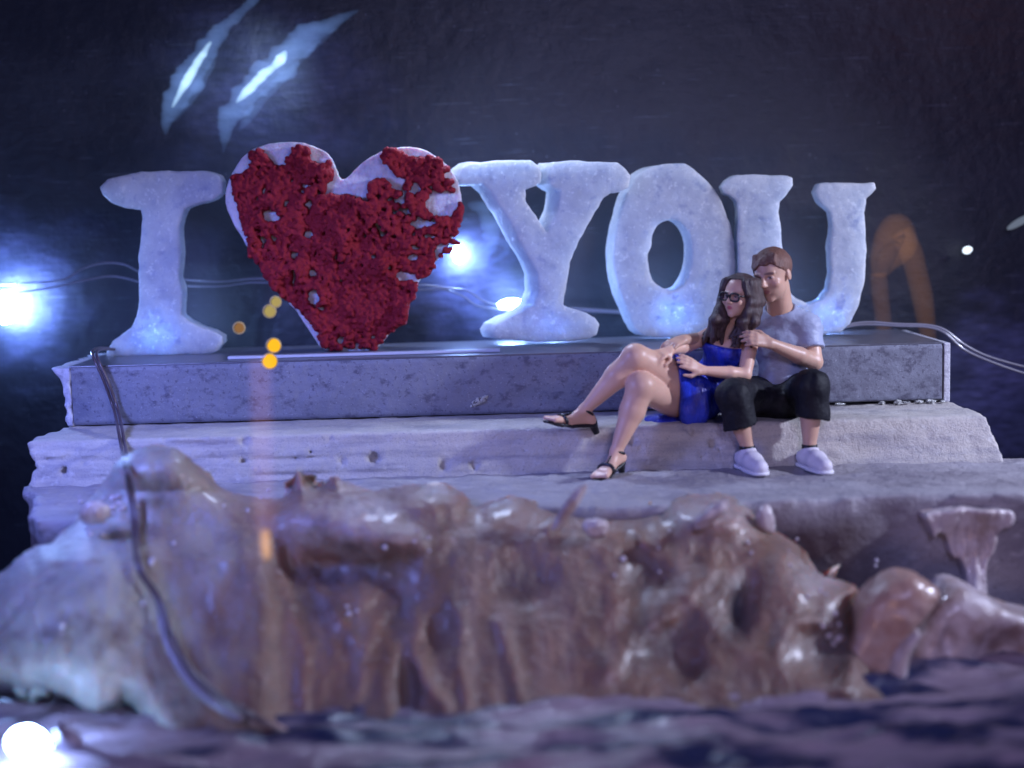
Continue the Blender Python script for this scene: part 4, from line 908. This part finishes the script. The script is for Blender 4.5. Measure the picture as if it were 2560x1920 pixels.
# drip hanging over the ledge
slabpoly('resin_drip', [(1990,1112),(2050,1104),(2110,1103),(2190,1106),(2186,1135),(2160,1142),(2152,1190),(2136,1215),(2126,1255),(2134,1290),(2165,1318),(2050,1320),(2084,1288),(2090,1240),(2076,1205),(2066,1215),(2052,1165),(2030,1150),(2022,1172),(2008,1140)], -5.32, 0.5, 'drip', 'milky resin drip running down the concrete ledge at the right', 'resin drip', h=0.026, rnd=0.05, wob=0.16, bulge=lambda p: 0.2 * fbm(p * np.array([5.5, 0.5, 1.0]), 3))
# milky resin bits, each with a look of its own
bits = [((1228,1098,-6.05),(.10,.10,.42),0.62,'slim upright lavender resin splinter below the high heeled foot','resin splinter'),
        ((1288,1142,-6.1),(.20,.12,.16),0.2,'small bent white resin lump beside the lavender splinter','resin lump'),
        ((1536,1112,-6.2),(.12,.12,.34),0.9,'curved shiny resin ridge on the driftwood below the white sneakers','resin ridge'),
        ((1652,1122,-5.6),(.16,.14,.24),-0.2,'small pointed pale resin peak at the edge of the ledge','resin peak'),
        ((205,1108,-6.3),(.22,.15,.20),0.0,'bubbly lavender blob of glue left of the dark cable','glue blob'),
        ((1910,1555,-8.3),(.40,.25,.14),0.15,'foamy pale resin splash at the foot of the driftwood','resin splash'),
        ((2200,1590,-8.2),(.30,.25,.22),0.0,'brown pebble at the right end of the dark water','pebble')]
for i, (pp, r_, a_, lb, ct) in enumerate(bits):
    o = blob(ct.replace(' ', '_'), Q(*pp), r_, M['fin'] if ct == 'pebble' else M['drip'], None, 10 + i, 0.28, 4, Matrix.Rotation(a_, 3, 'Y')); tag(o, lb, ct)
o = blob('resin_foam', Q(1480, 1660, -9.15), (.34, .2, .26), M['drip'], None, 33, 0.2, 4); tag(o, 'blurred pale blue resin lump in the water at the bottom edge', 'resin lump')
o = blob('resin_foam', Q(440, 1665, -9.1), (.14, .1, .2), M['drip'], None, 35, 0.2, 4, Matrix.Rotation(-0.5, 3, 'Y')); tag(o, 'small shiny glue drop at the bottom edge near the left bulb', 'glue drop')

# ------------------------------------------------------------------ cable in front
cab = empty('power_cable', Q(195, 770, 0.6))
tag(cab, 'dark twin cable running down over the step and the driftwood at the left', 'cable')
def onwood(x, y, lift): return x, y, float(depth(np.array([float(x)]), np.array([float(y)]))[0]) - lift
pts = [(300,750,3.0),(250,753,2.3),(216,752,1.4),(200,758,.6),(203,775,-.10),(224,822,-.20),(246,885,-.22),(256,932,-1.5),(262,965,-2.35),onwood(270,1010,.45),onwood(278,1060,.25),onwood(287,1130,.2),onwood(290,1185,.2),onwood(300,1235,.15),onwood(335,1288,.15),onwood(362,1372,.2)]
for k, (ox, oy) in enumerate(((0, 0), (9, 2))):
    tube('wire', [Q(x + ox, y + oy, Y - 0.02 * k) for x, y, Y in pts], 0.031, M['wire'], cab, 8, 5)
tube('glue_sheath', [Q(*onwood(x, y, .12)) for x, y in [(345,1330),(362,1390),(388,1440),(425,1488),(475,1528),(520,1555)]], [.04,.055,.065,.07,.06,.05], M['glue'], cab, 12, 6)
tube('wire', [Q(*onwood(x, y, .25)) for x, y in [(368,1365),(410,1445),(480,1510),(560,1555),(620,1590)]], 0.05, M['wire'], cab, 8, 5)
tube('cable_end', [Q(*onwood(x, y, .15)) for x, y in [(540,1556),(590,1575),(632,1600),(655,1620)]], [.05,.10,.10,.05], M['fin'], cab, 12, 5)

# air bubbles set in the resin
bm = bmesh.new(); rb = random.Random(5)
for (cx_, cy_, n_, sp) in ((205,1108,26,26),(240,1080,8,20),(560,1090,6,40),(905,1165,5,20),(1815,1350,10,22),(1850,1330,4,10),(1940,1500,4,14),(1930,1240,4,30),(1770,1270,6,26),(1650,1180,6,40),(300,1190,5,30),(180,1330,5,60),(760,1310,3,12),(1350,1180,6,60)):
    for _ in range(n_):
        bx, by = cx_ + rb.gauss(0, sp), cy_ + rb.gauss(0, sp * 0.8)
        p = Q(*onwood(bx, by, 0.02)) if bx < 1900 else Q(bx, by, -7.75)
        bmesh.ops.create_icosphere(bm, subdivisions=2, radius=rb.uniform(0.015, 0.05), matrix=Matrix.Translation(Vector(p)))
me = bpy.data.meshes.new('bubbles'); bm.to_mesh(me); bm.free(); me.materials.append(M['bubble']); me.polygons.foreach_set('use_smooth', [True] * len(me.polygons))
bo = link(bpy.data.objects.new('bubbles', me), bpy.data.objects['driftwood']); tag(bo, kind='stuff')

# ------------------------------------------------------------------ fairy lights behind the letters
def bulb(parent, c, r, long=1.25, axis=(0, 0, 1), mt='led'):
    bm = bmesh.new(); bmesh.ops.create_uvsphere(bm, u_segments=20, v_segments=12, radius=r)
    q = Vector((0, 0, 1)).rotation_difference(Vector(axis)).to_matrix()
    for v in bm.verts:
        z = v.co.z / r; v.co.z *= long; k = 1 - 0.18 * max(z, 0); v.co.x *= k; v.co.y *= k
        v.co = q @ v.co + Vector(c)
    me = bpy.data.meshes.new('bulb'); bm.to_mesh(me); bm.free(); me.materials.append(M[mt])
    me.polygons.foreach_set('use_smooth', [True] * len(me.polygons))
    return link(bpy.data.objects.new('bulb', me), parent)
st = empty('fairy_light_string', Q(300, 600, 4.0))
tag(st, 'thin clear fairy light wire with glowing white bulbs strung behind the letters', 'fairy lights')
for pts in ([(-60,618),(40,612),(130,606),(180,580),(225,568),(270,572),(310,590),(400,604),(480,608),(560,602),(700,612),(860,622),(910,616),(960,622),(1010,628),(1040,648),(1075,658),(1140,664),(1230,666),(1330,672),(1420,680)],
            [(-60,640),(40,632),(120,620),(180,606),(235,597),(275,602),(320,614),(400,618),(480,618),(560,610),(700,622),(860,630),(910,626),(960,626),(1000,640),(1030,660),(1078,668),(1140,671),(1230,671),(1330,676),(1420,684)]):
    tube('wire', [Q(x, y, 4.3) for x, y in pts], 0.020, M['wire_pale'], st, 6, 5)
bulb(st, Q(10, 664, 4.75), 0.33, 1.15, (0.3, 0, 1)); bulb(st, Q(992, 548, 4.9), 0.155, 1.35)
bulb(st, Q(1104, 656, 4.2), 0.115, 2.6, (1, 0, 0.06)); 
for x, y, Yb in ((345, 725, 2.72), (1195, 705, 2.62), (1450, 672, 2.82), (1775, 685, 2.72)): bulb(st, Q(x, y, Yb), 0.11, 1.5, (1, 0, 0))
st2 = empty('fairy_light_string', Q(2040, 712, 2.8))
tag(st2, 'twin clear wire leaving the back of the stone block towards the right edge', 'wire')
for o_ in (0, 1):
    tube('wire', [Q(x, y + o_ * d, 2.4 - 0.02 * i) for i, (x, y, d) in enumerate([(1800,712,3),(1840,700,4),(1880,696,5),(1940,700,4),(2000,702,4),(2040,712,6),(2080,742,11),(2130,768,9),(2212,792,14),(2290,806,16)])], 0.026, M['wire_pale'], st2, 6, 6)
# front bulb, low on the left
fb = empty('led_bulb', Q(60, 1605, -9.9))
tag(fb, 'large glaring white bulb low in the bottom left corner', 'bulb')
bulb(fb, Q(60, 1604, -9.9), 0.205, 1.28, (1, 0, -0.15), 'led_front')
blob('bulb_base', Q(150, 1592, -9.9), (.22, .13, .12), M['glue'], fb, 3, 0.3, 3, Matrix.Rotation(0.7, 3, 'Y'))
tube('wire', [Q(*p) for p in [(110,1612,-9.9),(190,1622,-10.0),(250,1640,-10.05),(330,1650,-10.1),(420,1668,-10.2)]], 0.06, M['glue'], fb, 8, 5)
# two small far lights at the right
for (x, y, r, lg, ax, lb) in ((2090,540,.085,1.3,(1,0,.3),'small white light glinting on the dark back right of the amber arch'), (2205,478,.085,4.2,(1,0,.55),'slanted pale light streak cut by the right edge')):
    e = empty('far_light', Q(x, y, 4.8)); tag(e, lb, 'light'); bulb(e, Q(x, y, 4.8), r, lg, ax, 'led_far' if r == .085 and lg < 2 else 'led_dim')

# ------------------------------------------------------------------ reflections of amber lamps, imitated by glowing balls in front at the left
for i, (x, y, r, mt, lb) in enumerate([(583,780,.125,'amber','lowest bright amber light in front of the stone block'), (592,746,.115,'amber','bright amber light just above the lowest amber one'),
        (583,672,.10,'amber_dim','pale yellow ring light lower left of the heart, the lower of its pair'), (596,652,.085,'amber_dim','faint yellow ring light touching the lower left of the heart'), (517,708,.09,'amber_faint','faint amber light between letter I and the heart')]):
    c = Q(x, y, -2.9); bm = bmesh.new()
    e = empty('amber_light', c); tag(e, lb, 'amber light', 'amber lights hanging at the left')
    bulb(e, c, r, 1.0, (0, 0, 1), mt)  # glowing ball standing in for a reflected lamp
    tube('rim', [c + np.array([math.cos(t) * (r + .012), -0.03, math.sin(t) * (r + .012)]) for t in np.linspace(0, 2 * math.pi, 13)], 0.010, M['amber_rim'], e, 6, 2)
refl_col = empty('glow_rod', Q(572, 1180, -8.6))  # reflection imitated by a glowing amber column
tag(refl_col, 'faint upright amber light column with a bright tip, left of centre', 'light column')
def cyl(name, a, b, ra, rb, mt, par): return tube(name, [a, 0.5 * (a + b), b], [ra, 0.5 * (ra + rb), rb], M[mt], par, 16, 4)
cyl('column', Q(562, 775, -8.4), Q(572, 1150, -8.4), 0.17, 0.17, 'glow_col', refl_col)
tube('tip', [Q(573, 1143, -8.6), Q(573, 1152, -8.6), Q(574, 1175, -8.6), Q(576, 1198, -8.6), Q(577, 1212, -8.6)], [.03, .08, .085, .075, .02], M['glow_tip'], refl_col, 16, 4)
# arch-shaped amber reflection imitated by glowing tubes, right of letter U
ar = empty('amber_arch', Q(1950, 740, 4.0)); tag(ar, 'blurred amber arch of light standing right of letter U', 'arch')
tube('post', [Q(x, y, 4.2) for x, y in [(1912,745),(1908,690),(1902,640),(1897,590)]], [.16,.19,.20,.20], M['glow_arch'], ar, 14, 5)
tube('post', [Q(x, y, 4.2) for x, y in [(2008,745),(2000,690),(1992,640),(1980,590),(1966,540),(1945,500)]], [.16,.22,.25,.25,.27,.24], M['glow_arch'], ar, 14, 5)
tube('gable', [Q(x, y, 4.2) for x, y in [(1898,598),(1905,560),(1920,515),(1935,490),(1950,500),(1955,530),(1940,545),(1920,560),(1905,590)]], [.16,.28,.34,.32,.28,.28,.30,.30,.16], M['glow_arch'], ar, 14, 4)

# ------------------------------------------------------------------ LED reflections in the dark back, imitated by glowing volumes
def streak(lb, parts, loc):
    e = empty('light_streak', loc); tag(e, lb, 'light streak')
    for nm, mt, Y, pts in parts:
        o = tube(nm, [Q(x, y, Y) for x, y, _ in pts], [r for _, _, r in pts], M[mt], e, 24, 14)
        n = len(o.data.vertices); co = np.empty(n * 3, np.float32); o.data.vertices.foreach_get('co', co); co = co.reshape(-1, 24, 3)
        cen = co.mean(1, keepdims=True); dv = co - cen
        k = 1 + (1.5 if nm != 'core' else 1.0) * fbm(co * np.array([2.2, 1.0, 5.0]) + 3, 4)
        o.data.vertices.foreach_set('co', (cen + dv * k[..., None] * np.array([1, 0.75, 1])).astype(np.float32).ravel()); o.data.update()
streak('narrow slanting blue white light streak nearest the top left corner', [
    ('halo', 'wisp', 4.7, [(357,292,.02),(362,255,.16),(385,205,.27),(412,160,.30),(438,118,.29),(462,88,.22),(490,55,.13),(525,22,.11),(560,-15,.10),(610,-60,.08)]),
    ('core', 'wisp_core', 4.7, [(372,232,.02),(392,195,.08),(415,155,.11),(437,118,.10),(456,90,.03)]),
    ('edge', 'wisp', 4.6, [(378,262,.01),(405,222,.09),(432,180,.12),(455,142,.09),(466,112,.02)])], Q(420, 160, 4.7))
streak('broad slanting white light streak ending just above the red heart', [
    ('halo', 'wisp', 4.7, [(482,330,.02),(486,300,.10),(490,262,.20),(515,222,.28),(555,180,.30),(595,148,.36),(635,108,.38),(675,75,.25),(720,48,.13),(775,22,.02)]),
    ('core', 'wisp_core', 4.7, [(510,222,.02),(535,195,.10),(565,165,.12),(590,145,.07),(606,128,.15),(618,110,.03)]),
    ('edge', 'wisp', 4.6, [(515,285,.01),(535,255,.11),(565,215,.11),(600,178,.12),(640,140,.08),(690,92,.06),(735,55,.01)])], Q(600, 160, 4.7))
streak('rippled blue light patch glowing beside the bulb between heart and letter Y', [
    ('halo', 'wisp', 4.9, [(1010,440,.02),(1045,458,.20),(1062,490,.24),(1060,525,.18),(1030,565,.22),(1000,590,.05)]),
    ('edge', 'wisp', 4.8, [(1040,545,.02),(1070,520,.10),(1095,530,.12),(1088,550,.09),(1050,575,.02)])], Q(1060, 520, 4.9))
lamp('scratch_lamp', 'SPOT', Q(560, 60, 2.6), Q(520, 190, 5.2), 260, (0.45, 0.65, 1.0), 0.3, 80, 1.0)  # added spot, lights the panel scratches around the streaks
